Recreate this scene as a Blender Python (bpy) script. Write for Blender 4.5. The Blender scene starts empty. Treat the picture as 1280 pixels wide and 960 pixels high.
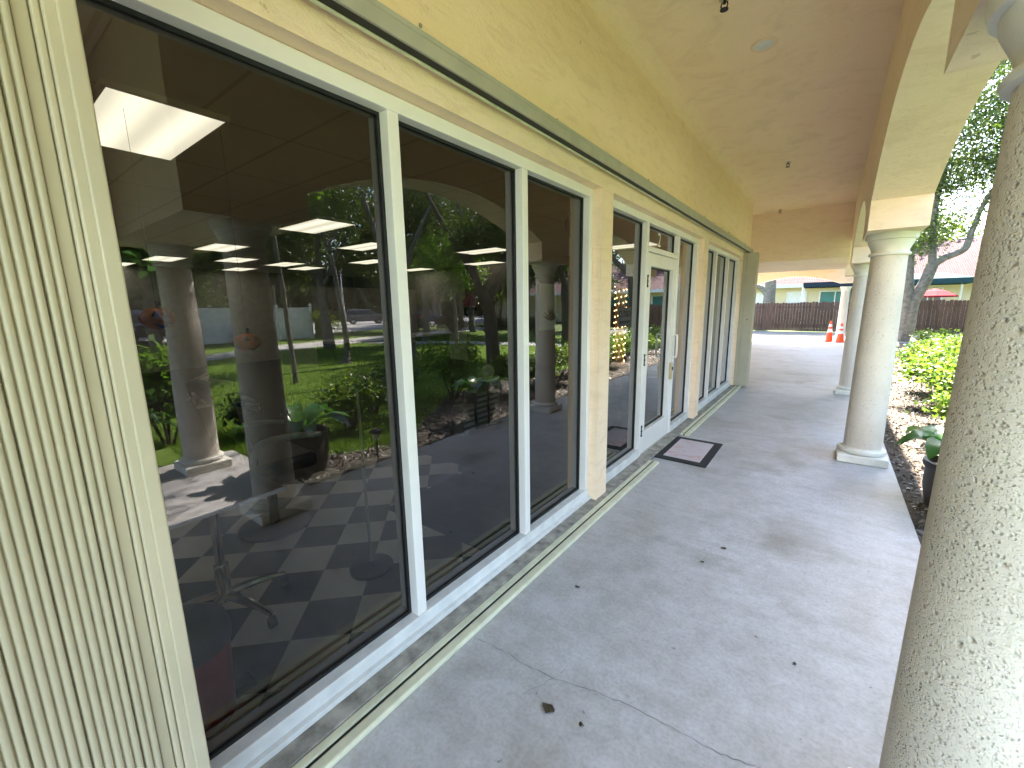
import bpy, math, random
import numpy as np
from mathutils import Vector, Matrix
R = math.radians
random.seed(7)
rng = np.random.default_rng(11)
sc = bpy.context.scene
col = sc.collection

# ------------------------------------------------------------------ camera, sky, sun, exposure
EYE = Vector((0, 0, 1.6))
F, PITCH, YAW, ROLL = 523.885, R(10.41225), R(37.05143), R(-0.86061)
fw = Vector((-math.sin(YAW) * math.cos(PITCH), math.cos(YAW) * math.cos(PITCH), -math.sin(PITCH)))
r0 = Vector((math.cos(YAW), math.sin(YAW), 0)); u0 = r0.cross(fw)
rr = math.cos(ROLL) * r0 + math.sin(ROLL) * u0; uu = -math.sin(ROLL) * r0 + math.cos(ROLL) * u0
cam = bpy.data.cameras.new('camera'); cam_o = bpy.data.objects.new('camera', cam); col.objects.link(cam_o)
M3 = Matrix((rr, uu, -fw)).transposed()
cam_o.matrix_world = Matrix.Translation(EYE) @ M3.to_4x4()
cam.sensor_width = 36; cam.lens = F / 1280 * 36; cam.clip_start = 0.03; cam.clip_end = 900
sc.camera = cam_o

SUN_EL, SUN_AZ = R(50), R(0)          # azimuth measured from +y towards +x
world = bpy.data.worlds.new('World'); sc.world = world; world.use_nodes = True
wn = world.node_tree; wn.nodes.clear()
sky = wn.nodes.new('ShaderNodeTexSky'); sky.sky_type = 'NISHITA'; sky.sun_disc = False
sky.sun_elevation = SUN_EL; sky.sun_rotation = SUN_AZ; sky.air_density = 1.0; sky.dust_density = 1.2; sky.ozone_density = 1.0
bg = wn.nodes.new('ShaderNodeBackground'); bg.inputs['Strength'].default_value = 0.15
wo = wn.nodes.new('ShaderNodeOutputWorld')
wn.links.new(sky.outputs[0], bg.inputs[0]); wn.links.new(bg.outputs[0], wo.inputs[0])
sun = bpy.data.lights.new('sun', 'SUN'); sun.energy = 5.0; sun.angle = R(0.53); sun.color = (1.0, 0.94, 0.84)
sun_o = bpy.data.objects.new('sun', sun); col.objects.link(sun_o)
to_sun = Vector((math.sin(SUN_AZ) * math.cos(SUN_EL), math.cos(SUN_AZ) * math.cos(SUN_EL), math.sin(SUN_EL)))
sun_o.rotation_euler = to_sun.to_track_quat('Z', 'Y').to_euler(); sun_o.location = (0, 30, 40)
vs = sc.view_settings
vs.view_transform = 'Standard'; vs.look = 'None'; vs.exposure = 3.45; vs.gamma = 1; vs.use_curve_mapping = False
cy = sc.cycles
cy.use_denoising = True
try: cy.denoiser = 'OPENIMAGEDENOISE'
except Exception: pass
cy.max_bounces = 10; cy.diffuse_bounces = 5; cy.glossy_bounces = 4; cy.transparent_max_bounces = 12; cy.transmission_bounces = 4
cy.caustics_reflective = False; cy.caustics_refractive = False; cy.sample_clamp_indirect = 6.0
cy.use_adaptive_sampling = True; cy.adaptive_threshold = 0.015

# ------------------------------------------------------------------ material helpers
def nmat(name):
    m = bpy.data.materials.new(name); m.use_nodes = True
    t = m.node_tree; p = t.nodes['Principled BSDF']
    return m, t, p
def node(t, kind, **kw):
    n = t.nodes.new(kind)
    for k, v in kw.items():
        if k in n.inputs: n.inputs[k].default_value = v
        else: setattr(n, k, v)
    return n
def coords(t, scale=(1, 1, 1), rnd=False):
    tc = node(t, 'ShaderNodeTexCoord'); mp = node(t, 'ShaderNodeMapping'); mp.inputs['Scale'].default_value = scale
    if rnd:
        oi = node(t, 'ShaderNodeObjectInfo'); mu = node(t, 'ShaderNodeVectorMath', operation='SCALE'); 
        cb = node(t, 'ShaderNodeCombineXYZ'); 
        for i in range(3): t.links.new(oi.outputs['Random'], cb.inputs[i])
        t.links.new(cb.outputs[0], mu.inputs[0]); mu.inputs['Scale'].default_value = 37.0
        t.links.new(mu.outputs[0], mp.inputs['Location'])
    t.links.new(tc.outputs['Object'], mp.inputs['Vector'])
    return mp.outputs[0]
def noise(t, vec, scale, detail=4, rough=0.55, dist=0.0):
    n = node(t, 'ShaderNodeTexNoise'); n.inputs['Scale'].default_value = scale; n.inputs['Detail'].default_value = detail
    n.inputs['Roughness'].default_value = rough; n.inputs['Distortion'].default_value = dist
    t.links.new(vec, n.inputs['Vector']); return n.outputs['Fac']
def ramp(t, fac, stops):
    r = node(t, 'ShaderNodeValToRGB'); e = r.color_ramp.elements
    while len(e) < len(stops): e.new(0.5)
    for i, (p, c) in enumerate(stops):
        e[i].position = p; e[i].color = (*c, 1) if len(c) == 3 else c
    t.links.new(fac, r.inputs[0]); return r.outputs[0]
def mix(t, fac, a, b, mode='MIX'):
    m = node(t, 'ShaderNodeMix', data_type='RGBA', blend_type=mode)
    for s, v in ((0, fac), (6, a), (7, b)):
        if isinstance(v, (int, float)): m.inputs[s].default_value = v
        elif isinstance(v, tuple): m.inputs[s].default_value = (*v, 1)
        else: t.links.new(v, m.inputs[s])
    return m.outputs[2]
def mth(t, op, a, b=0.0):
    m = node(t, 'ShaderNodeMath', operation=op)
    for i, v in enumerate((a, b)):
        if isinstance(v, (int, float)): m.inputs[i].default_value = v
        else: t.links.new(v, m.inputs[i])
    return m.outputs[0]
def bump(t, p, h, strength, dist, prev=None):
    b = node(t, 'ShaderNodeBump'); b.inputs['Strength'].default_value = strength; b.inputs['Distance'].default_value = dist
    t.links.new(h, b.inputs['Height'])
    if prev is not None: t.links.new(prev, b.inputs['Normal'])
    t.links.new(b.outputs[0], p.inputs['Normal']); return b.outputs[0]
def simple(name, c, rough=0.5, metal=0.0, var=0.12, vscale=6.0, bs=0.0, bscale=60.0, bdist=0.002, rnd=False, spec=None):
    m, t, p = nmat(name)
    v = coords(t, rnd=rnd)
    n = noise(t, v, vscale, 5)
    lo = tuple(x * (1 - var) for x in c); hi = tuple(min(1, x * (1 + var)) for x in c)
    t.links.new(ramp(t, n, [(0.3, lo), (0.7, hi)]), p.inputs['Base Color'])
    p.inputs['Roughness'].default_value = rough; p.inputs['Metallic'].default_value = metal
    if spec is not None: p.inputs['Specular IOR Level'].default_value = spec
    if bs: bump(t, p, noise(t, v, bscale, 5), bs, bdist)
    return m
def emis(name, c, s, bands=False):
    m, t, p = nmat(name); p.inputs['Base Color'].default_value = (*c, 1)
    p.inputs['Emission Color'].default_value = (*c, 1); p.inputs['Emission Strength'].default_value = s
    if bands:   # two fluorescent tubes glowing behind the diffuser
        tc = node(t, 'ShaderNodeTexCoord'); sp = node(t, 'ShaderNodeSeparateXYZ'); t.links.new(tc.outputs['Object'], sp.inputs[0])
        a = mth(t, 'COSINE', mth(t, 'MULTIPLY', sp.outputs['Y'], 2 * math.pi / 0.27))
        a = mth(t, 'MULTIPLY', mth(t, 'SUBTRACT', 1.0, a), 0.5)
        t.links.new(mth(t, 'ADD', mth(t, 'MULTIPLY', a, 0.40 * s), 0.70 * s), p.inputs['Emission Strength'])
    return m

M = {}
# trowelled yellow stucco
def stucco(name, c1, c2):
    m, t, p = nmat(name); v = coords(t)
    big = noise(t, v, 0.9, 5, 0.6); st = noise(t, coords(t, (1.2, 1.2, 5)), 3.0, 6, 0.65, 0.8)
    b = ramp(t, big, [(0.3, c1), (0.72, c2)])
    dk = ramp(t, st, [(0.36, (0.86, 0.83, 0.79)), (0.5, (1, 1, 1))])
    b = mix(t, 0.55, b, dk, 'MULTIPLY')
    sp = ramp(t, noise(t, v, 24, 3, 0.5), [(0.245, (0.55, 0.47, 0.38)), (0.285, (1, 1, 1))])
    b = mix(t, 0.5, b, sp, 'MULTIPLY')
    t.links.new(b, p.inputs['Base Color']); p.inputs['Roughness'].default_value = 0.85
    p.inputs['Specular IOR Level'].default_value = 0.25
    h = mth(t, 'ADD', mth(t, 'MULTIPLY', noise(t, coords(t, (1.3, 1, 2.6)), 9, 6, 0.62, 1.2), 1.0), mth(t, 'MULTIPLY', noise(t, v, 70, 4), 0.30))
    h = mth(t, 'ADD', h, mth(t, 'MULTIPLY', noise(t, v, 180, 3), 0.18))
    bump(t, p, h, 0.75, 0.012)
    return m
M['stucco'] = stucco('yellow_stucco', (0.91, 0.68, 0.485), (0.95, 0.74, 0.55))
M['ceil'] = stucco('tan_stucco', (0.93, 0.71, 0.48), (0.96, 0.76, 0.54))
M['arch'] = stucco('peach_stucco', (0.89, 0.70, 0.54), (0.93, 0.75, 0.60))
# concrete
m, t, p = nmat('walk_concrete'); v = coords(t)
n1 = noise(t, v, 0.75, 6, 0.62, 0.6); n2 = noise(t, v, 5.5, 6, 0.6); n3 = noise(t, v, 60, 3)
b = ramp(t, n1, [(0.30, (0.40, 0.375, 0.35)), (0.48, (0.49, 0.47, 0.465)), (0.70, (0.55, 0.535, 0.54))])
b = mix(t, 0.6, b, ramp(t, n2, [(0.30, (0.74, 0.72, 0.68)), (0.62, (1.06, 1.06, 1.07))]), 'MULTIPLY')
b = mix(t, 0.3, b, ramp(t, noise(t, v, 18, 6, 0.7), [(0.36, (0.72, 0.70, 0.66)), (0.56, (1.06, 1.06, 1.07))]), 'MULTIPLY')
b = mix(t, 0.5, b, ramp(t, n3, [(0.30, (0.72, 0.72, 0.72)), (0.6, (1.05, 1.05, 1.05))]), 'MULTIPLY')
sw = noise(t, coords(t, (0.55, 3.4, 1)), 2.1, 5, 0.6, 1.4)
b = mix(t, 0.20, b, ramp(t, sw, [(0.34, (0.72, 0.69, 0.64)), (0.56, (1.04, 1.04, 1.05))]), 'MULTIPLY')
stn = noise(t, v, 1.7, 3, 0.5, 0.3)
b = mix(t, 0.5, b, ramp(t, stn, [(0.30, (0.58, 0.55, 0.46)), (0.45, (1, 1, 1))]), 'MULTIPLY')
spk = noise(t, v, 26, 2, 0.4)
b = mix(t, 0.7, b, ramp(t, spk, [(0.215, (0.35, 0.32, 0.28)), (0.245, (1, 1, 1))]), 'MULTIPLY')
t.links.new(b, p.inputs['Base Color'])
t.links.new(ramp(t, n2, [(0.3, (0.42,) * 3), (0.7, (0.62,) * 3)]), p.inputs['Roughness'])
p.inputs['Specular IOR Level'].default_value = 0.45
bump(t, p, mth(t, 'ADD', mth(t, 'MULTIPLY', n3, 0.5), noise(t, v, 14, 4)), 0.18, 0.006)
M['concrete'] = m
M['conc2'] = simple('old_concrete', (0.47, 0.45, 0.42), 0.85, var=0.25, vscale=3, bs=0.3, bscale=40)
M['curb'] = simple('rough_curb', (0.30, 0.275, 0.235), 0.9, var=0.45, vscale=14, bs=0.9, bscale=45, bdist=0.006)
# pitted cast stone of the columns
def stone(name, pit_scale, c):
    m, t, p = nmat(name); v = coords(t, rnd=True)
    a = noise(t, v, 1.6, 5, 0.6)
    b = ramp(t, a, [(0.3, tuple(x * 0.88 for x in c)), (0.7, tuple(min(1, x * 1.06) for x in c))])
    wv = node(t, 'ShaderNodeVectorMath', operation='ADD'); nn = node(t, 'ShaderNodeTexNoise'); nn.inputs['Scale'].default_value = 55; t.links.new(v, nn.inputs['Vector'])
    sc_ = node(t, 'ShaderNodeVectorMath', operation='SCALE'); sc_.inputs['Scale'].default_value = 0.009; t.links.new(nn.outputs['Color'], sc_.inputs[0])
    t.links.new(v, wv.inputs[0]); t.links.new(sc_.outputs[0], wv.inputs[1])
    def pits(sc2, keep, r1):
        vo = node(t, 'ShaderNodeTexVoronoi', feature='F1'); vo.inputs['Scale'].default_value = sc2; t.links.new(wv.outputs[0], vo.inputs['Vector'])
        sp = node(t, 'ShaderNodeSeparateColor'); t.links.new(vo.outputs['Color'], sp.inputs[0])
        on = mth(t, 'GREATER_THAN', sp.outputs[0], keep)
        return mth(t, 'MULTIPLY', on, ramp(t, vo.outputs['Distance'], [(0.06, (1, 1, 1)), (r1, (0, 0, 0))]))
    msk = ramp(t, noise(t, v, 9, 3, 0.6), [(0.36, (0.25,) * 3), (0.56, (1, 1, 1))])
    pa = mth(t, 'MULTIPLY', pits(pit_scale, 0.45, 0.50), msk); pb = mth(t, 'MULTIPLY', pits(pit_scale * 0.5, 0.86, 0.40), 1.0); pc = pits(pit_scale * 2.1, 0.5, 0.5)
    tot = mth(t, 'ADD', pa, mth(t, 'MULTIPLY', pb, 1.2))
    b = mix(t, mth(t, 'MULTIPLY', pa, 0.20), b, (0.36, 0.32, 0.25))
    b = mix(t, mth(t, 'MULTIPLY', mth(t, 'POWER', pb, 2.0), 0.55), b, (0.22, 0.19, 0.15))
    t.links.new(b, p.inputs['Base Color']); p.inputs['Roughness'].default_value = 0.82; p.inputs['Specular IOR Level'].default_value = 0.3
    h = mth(t, 'ADD', mth(t, 'MULTIPLY', tot, -1.0), mth(t, 'MULTIPLY', pc, -0.28))
    h = mth(t, 'ADD', h, mth(t, 'MULTIPLY', noise(t, v, 48, 4, 0.6), 0.85))
    bump(t, p, h, 0.75, 0.0055)
    return m
M['stone'] = stone('pitted_cast_stone', 112, (0.72, 0.645, 0.56))
M['stone_smooth'] = simple('smooth_cast_stone', (0.76, 0.73, 0.66), 0.75, var=0.13, vscale=5, bs=0.35, bscale=50, bdist=0.004, rnd=True)
M['white'] = simple('white_aluminium', (0.83, 0.78, 0.75), 0.35, var=0.05, vscale=3)
M['white_dirty'] = simple('white_sill_aluminium', (0.70, 0.69, 0.67), 0.4, var=0.12, vscale=9)
M['gasket'] = simple('black_gasket', (0.008, 0.008, 0.009), 0.55)
M['shutter'] = simple('pale_green_shutter', (0.47, 0.405, 0.285), 0.42, var=0.06, vscale=4, bs=0.06, bscale=30)
M['shutter2'] = simple('pale_green_post', (0.50, 0.43, 0.31), 0.38, var=0.06, vscale=5)
M['rail'] = simple('cream_rail', (0.66, 0.64, 0.46), 0.45, var=0.12, vscale=11)
M['railgrey'] = simple('olive_grey_track', (0.42, 0.395, 0.335), 0.45, var=0.10, vscale=8)
M['black'] = simple('matt_black', (0.012, 0.012, 0.012), 0.6)
M['rubber'] = simple('black_rubber', (0.018, 0.018, 0.02), 0.75, bs=0.3, bscale=200)
M['chrome'] = simple('chrome', (0.75, 0.75, 0.76), 0.12, 1.0, var=0.03)
M['brass'] = simple('worn_brass', (0.55, 0.45, 0.28), 0.3, 1.0)
M['plastic_black'] = simple('black_plastic', (0.015, 0.015, 0.016), 0.35)
# glass
m, t, p = nmat('tinted_glass'); t.nodes.remove(p)
tr = node(t, 'ShaderNodeBsdfTransparent'); tr.inputs[0].default_value = (0.42, 0.42, 0.405, 1)
gl = node(t, 'ShaderNodeBsdfGlossy'); gl.inputs['Roughness'].default_value = 0.0; gl.inputs['Color'].default_value = (0.97, 0.98, 1.0, 1)
bw = node(t, 'ShaderNodeBump'); bw.inputs['Strength'].default_value = 1.0; bw.inputs['Distance'].default_value = 0.0006; t.links.new(noise(t, coords(t), 2.6, 1, 0.4), bw.inputs['Height']); t.links.new(bw.outputs[0], gl.inputs['Normal'])
fr = node(t, 'ShaderNodeFresnel'); fr.inputs['IOR'].default_value = 1.5
fac = mth(t, 'ADD', mth(t, 'MULTIPLY', fr.outputs[0], 1.65), 0.004)
fac = mth(t, 'MINIMUM', fac, 1.0)
ms = node(t, 'ShaderNodeMixShader'); t.links.new(fac, ms.inputs[0]); t.links.new(tr.outputs[0], ms.inputs[1]); t.links.new(gl.outputs[0], ms.inputs[2])
t.links.new(ms.outputs[0], t.nodes['Material Output'].inputs['Surface']); M['glass'] = m
# checker floor, laid diagonally
m, t, p = nmat('checker_tiles'); tc = node(t, 'ShaderNodeTexCoord'); mp = node(t, 'ShaderNodeMapping', vector_type='TEXTURE')
mp.inputs['Location'].default_value = (-1.97, 0.77, 0); mp.inputs['Rotation'].default_value = (0, 0, R(45))
t.links.new(tc.outputs['Object'], mp.inputs[0])
ck = node(t, 'ShaderNodeTexChecker'); ck.inputs['Scale'].default_value = 1 / 0.285; t.links.new(mp.outputs[0], ck.inputs['Vector'])
n = noise(t, coords(t), 5, 4)
ck.inputs['Color1'].default_value = (0.80, 0.78, 0.72, 1); ck.inputs['Color2'].default_value = (0.02, 0.02, 0.022, 1)
t.links.new(mix(t, 0.35, ck.outputs[0], ramp(t, n, [(0.3, (0.7,) * 3), (0.7, (1.1,) * 3)]), 'MULTIPLY'), p.inputs['Base Color']); p.inputs['Roughness'].default_value = 0.35
M['checker'] = m
# drop ceiling
m, t, p = nmat('ceiling_tiles'); v = coords(t)
br = node(t, 'ShaderNodeTexBrick'); br.offset = 0; br.inputs['Scale'].default_value = 1; br.inputs['Brick Width'].default_value = 1.08; br.inputs['Row Height'].default_value = 0.56
br.inputs['Mortar Size'].default_value = 0.012; br.inputs['Color1'].default_value = (0.74, 0.72, 0.68, 1); br.inputs['Color2'].default_value = (0.71, 0.69, 0.65, 1); br.inputs['Mortar'].default_value = (0.52, 0.50, 0.47, 1)
t.links.new(v, br.inputs['Vector']); t.links.new(br.outputs[0], p.inputs['Base Color']); p.inputs['Roughness'].default_value = 0.9; M['ctile'] = m
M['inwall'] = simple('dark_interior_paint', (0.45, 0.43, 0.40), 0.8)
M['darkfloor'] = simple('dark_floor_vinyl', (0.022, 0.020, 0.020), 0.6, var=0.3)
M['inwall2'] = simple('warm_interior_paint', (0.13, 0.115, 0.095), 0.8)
M['panel'] = emis('light_diffuser', (1.0, 0.93, 0.74), 0.255, True)
M['bulb'] = emis('warm_bulb', (1.0, 0.70, 0.32), 2.0)
M['bulb_off'] = simple('downlight_glass', (0.70, 0.68, 0.62), 0.3)
# planting and ground
def leafmat(name, cs, trans=0.38, tcol=None, rough=0.45):
    m, t, p = nmat(name); g = node(t, 'ShaderNodeNewGeometry')
    k = len(cs); b = ramp(t, g.outputs['Random Per Island'], [(i / max(1, k - 1), c) for i, c in enumerate(cs)])
    t.links.new(b, p.inputs['Base Color']); p.inputs['Roughness'].default_value = rough; p.inputs['Specular IOR Level'].default_value = 0.4
    tl = node(t, 'ShaderNodeBsdfTranslucent')
    tcx = mix(t, 1.0, b, tcol or (1.5, 1.75, 0.55), 'MULTIPLY'); t.links.new(tcx, tl.inputs[0])
    ms = node(t, 'ShaderNodeMixShader'); ms.inputs[0].default_value = trans
    t.links.new(p.outputs[0], ms.inputs[1]); t.links.new(tl.outputs[0], ms.inputs[2]); t.links.new(ms.outputs[0], t.nodes['Material Output'].inputs['Surface'])
    return m
M['oak'] = leafmat('oak_leaves', [(0.026, 0.042, 0.012), (0.052, 0.080, 0.020), (0.090, 0.120, 0.032), (0.035, 0.054, 0.016)])
M['oak_light'] = leafmat('pale_oak_leaves', [(0.045, 0.065, 0.022), (0.09, 0.12, 0.04), (0.14, 0.17, 0.06), (0.06, 0.08, 0.03)])
M['light_leaf'] = leafmat('bright_leaves', [(0.07, 0.15, 0.02), (0.12, 0.22, 0.03), (0.18, 0.26, 0.04), (0.05, 0.11, 0.02)], 0.45)
M['hedge'] = leafmat('hedge_leaves', [(0.035, 0.075, 0.016), (0.10, 0.17, 0.03), (0.19, 0.24, 0.06), (0.06, 0.11, 0.025), (0.24, 0.27, 0.09)], 0.40)
M['dark_leaf'] = leafmat('dark_leaves', [(0.012, 0.030, 0.010), (0.03, 0.06, 0.018), (0.02, 0.04, 0.015)], 0.25)
M['broad'] = leafmat('broad_leaves', [(0.03, 0.09, 0.02), (0.07, 0.16, 0.03), (0.04, 0.12, 0.03)], 0.30, rough=0.3)
M['yellow_leaf'] = leafmat('yellow_green_leaves', [(0.16, 0.20, 0.03), (0.24, 0.25, 0.04)], 0.45)
M['grass'] = leafmat('grass_blades', [(0.10, 0.165, 0.024), (0.155, 0.235, 0.036), (0.20, 0.26, 0.055)], 0.40)
M['bark'] = simple('grey_bark', (0.16, 0.14, 0.115), 0.95, var=0.4, vscale=9, bs=1.0, bscale=26, bdist=0.02)
M['bark_dark'] = simple('dark_bark', (0.075, 0.06, 0.048), 0.95, var=0.4, vscale=9, bs=1.0, bscale=26, bdist=0.02)
def ground(name, stops, s1, s2, bs):
    m, t, p = nmat(name); v = coords(t)
    b = ramp(t, noise(t, v, s1, 8, 0.7), stops)
    b = mix(t, 0.5, b, ramp(t, noise(t, v, s2, 5, 0.6), [(0.3, (0.6, 0.6, 0.6)), (0.7, (1.25, 1.25, 1.2))]), 'MULTIPLY')
    t.links.new(b, p.inputs['Base Color']); p.inputs['Roughness'].default_value = 0.95; p.inputs['Specular IOR Level'].default_value = 0.15
    bump(t, p, noise(t, v, s2, 6, 0.7), bs, 0.02); return m
M['lawn'] = ground('lawn_turf', [(0.3, (0.085, 0.145, 0.024)), (0.55, (0.14, 0.22, 0.036)), (0.75, (0.20, 0.25, 0.06))], 1.3, 45, 1.0)
M['mulch'] = ground('mulch_soil', [(0.3, (0.07, 0.055, 0.045)), (0.6, (0.16, 0.13, 0.105)), (0.8, (0.28, 0.24, 0.20))], 9, 60, 1.0)
M['dirt'] = ground('open_ground', [(0.3, (0.06, 0.10, 0.025)), (0.7, (0.12, 0.14, 0.05))], 0.3, 20, 0.5)
M['gravel'] = ground('pale_gravel', [(0.3, (0.13, 0.12, 0.105)), (0.7, (0.24, 0.225, 0.205))], 12, 70, 1.0)
M['road'] = ground('pale_road', [(0.3, (0.40, 0.38, 0.36)), (0.7, (0.47, 0.455, 0.44))], 0.8, 30, 0.2)
M['chips'] = leafmat('mulch_chips', [(0.065, 0.055, 0.048), (0.14, 0.122, 0.108), (0.22, 0.20, 0.18), (0.095, 0.075, 0.062)], 0.02)
m, t, p = nmat('fence_boards'); v = coords(t)
st = noise(t, coords(t, (9, 9, 0.6)), 3, 6, 0.65); g = node(t, 'ShaderNodeNewGeometry')
b = ramp(t, st, [(0.3, (0.036, 0.022, 0.015)), (0.55, (0.088, 0.056, 0.040)), (0.75, (0.17, 0.13, 0.105))])
b = mix(t, 0.7, b, ramp(t, g.outputs['Random Per Island'], [(0, (0.6, 0.55, 0.5)), (1, (1.35, 1.25, 1.2))]), 'MULTIPLY')
t.links.new(b, p.inputs['Base Color']); p.inputs['Roughness'].default_value = 0.9; bump(t, p, st, 0.6, 0.01); M['fence'] = m
M['vinyl'] = simple('white_vinyl', (0.72, 0.74, 0.78), 0.45, var=0.08, vscale=2)
# clay tile roof: rounded rows running down the slope
m, t, p = nmat('clay_roof'); v = coords(t)
wv = node(t, 'ShaderNodeTexWave', wave_type='BANDS', bands_direction='X'); wv.inputs['Scale'].default_value = 1.5; wv.inputs['Distortion'].default_value = 0.25; wv.inputs['Detail'].default_value = 1.0; t.links.new(v, wv.inputs['Vector'])
wy = node(t, 'ShaderNodeTexWave', wave_type='BANDS', bands_direction='Y', wave_profile='SAW'); wy.inputs['Scale'].default_value = 0.8; t.links.new(v, wy.inputs['Vector'])
b = ramp(t, noise(t, v, 2.2, 5), [(0.3, (0.080, 0.038, 0.036)), (0.7, (0.125, 0.064, 0.060))])
b = mix(t, 0.4, b, ramp(t, wv.outputs['Fac'], [(0.15, (0.50, 0.42, 0.42)), (0.6, (1.08, 1.08, 1.08))]), 'MULTIPLY')
t.links.new(b, p.inputs['Base Color']); p.inputs['Roughness'].default_value = 0.8; p.inputs['Specular IOR Level'].default_value = 0.1
bump(t, p, mth(t, 'ADD', wv.outputs['Fac'], mth(t, 'MULTIPLY', wy.outputs['Fac'], 0.4)), 1.0, 0.08); M['roof'] = m
M['cream'] = simple('cream_wall', (0.66, 0.56, 0.36), 0.85, var=0.06, vscale=0.8, bs=0.2, bscale=20)
M['trimw'] = simple('white_trim', (0.74, 0.73, 0.70), 0.6)
M['teal'] = simple('teal_glazing', (0.02, 0.17, 0.16), 0.25)
M['canvas_teal'] = simple('dark_teal_canvas', (0.022, 0.06, 0.066), 0.8, spec=0.1)
M['canvas_red'] = simple('red_canvas', (0.22, 0.014, 0.02), 0.8, spec=0.05)
M['canvas_slate'] = simple('slate_canvas', (0.02, 0.03, 0.042), 0.8, spec=0.1)
M['orange'] = simple('cone_orange', (0.85, 0.10, 0.02), 0.45)
M['reflective'] = simple('cone_white_band', (0.80, 0.80, 0.80), 0.4)
M['terracotta'] = simple('terracotta', (0.42, 0.19, 0.11), 0.8, bs=0.2)
M['pot'] = simple('dark_brown_pot', (0.045, 0.032, 0.028), 0.45, var=0.25, bs=0.2, bscale=20)
M['red'] = simple('red_plastic', (0.50, 0.02, 0.03), 0.3)
M['pumpkin'] = simple('pumpkin_orange', (0.62, 0.17, 0.02), 0.5)
M['cloth'] = simple('beige_cloth', (0.50, 0.46, 0.39), 0.9, bs=0.3)
M['vinyl_black'] = simple('black_vinyl', (0.02, 0.02, 0.022), 0.35)
M['pinkc'] = simple('pink_cloth', (0.62, 0.16, 0.28), 0.9)
M['woodgold'] = simple('gold_brown_wood', (0.62, 0.36, 0.12), 0.5, var=0.35, vscale=12)
M['paper'] = simple('poster_paper', (0.62, 0.61, 0.58), 0.7, var=0.04)
M['boxw'] = simple('pale_box_card', (0.78, 0.80, 0.78), 0.5, var=0.18, vscale=9)
M['boxg'] = simple('grey_box_card', (0.30, 0.32, 0.32), 0.5)
M['signb'] = simple('pale_blue_sign', (0.62, 0.70, 0.82), 0.5)
M['ink'] = simple('dark_ink', (0.02, 0.025, 0.05), 0.6)
M['carsilver'] = simple('grey_car_paint', (0.20, 0.20, 0.21), 0.25, 0.5, var=0.03)
M['carred'] = simple('red_car_paint', (0.35, 0.012, 0.018), 0.25, var=0.03)
M['cardark'] = simple('dark_blue_car_paint', (0.02, 0.03, 0.07), 0.2, var=0.03)
M['carglass'] = simple('car_window', (0.015, 0.017, 0.02), 0.08)
M['taillight'] = simple('tail_light', (0.45, 0.02, 0.02), 0.2)
m, t, p = nmat('mat_print'); v = coords(t)
b = ramp(t, noise(t, v, 4.5, 6, 0.65, 1.5), [(0.30, (0.56, 0.52, 0.54)), (0.52, (0.60, 0.50, 0.50)), (0.66, (0.56, 0.28, 0.29)), (0.76, (0.60, 0.55, 0.55))])
t.links.new(b, p.inputs['Base Color']); p.inputs['Roughness'].default_value = 0.9; bump(t, p, noise(t, v, 160, 3), 0.6, 0.004); M['matp'] = m

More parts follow.
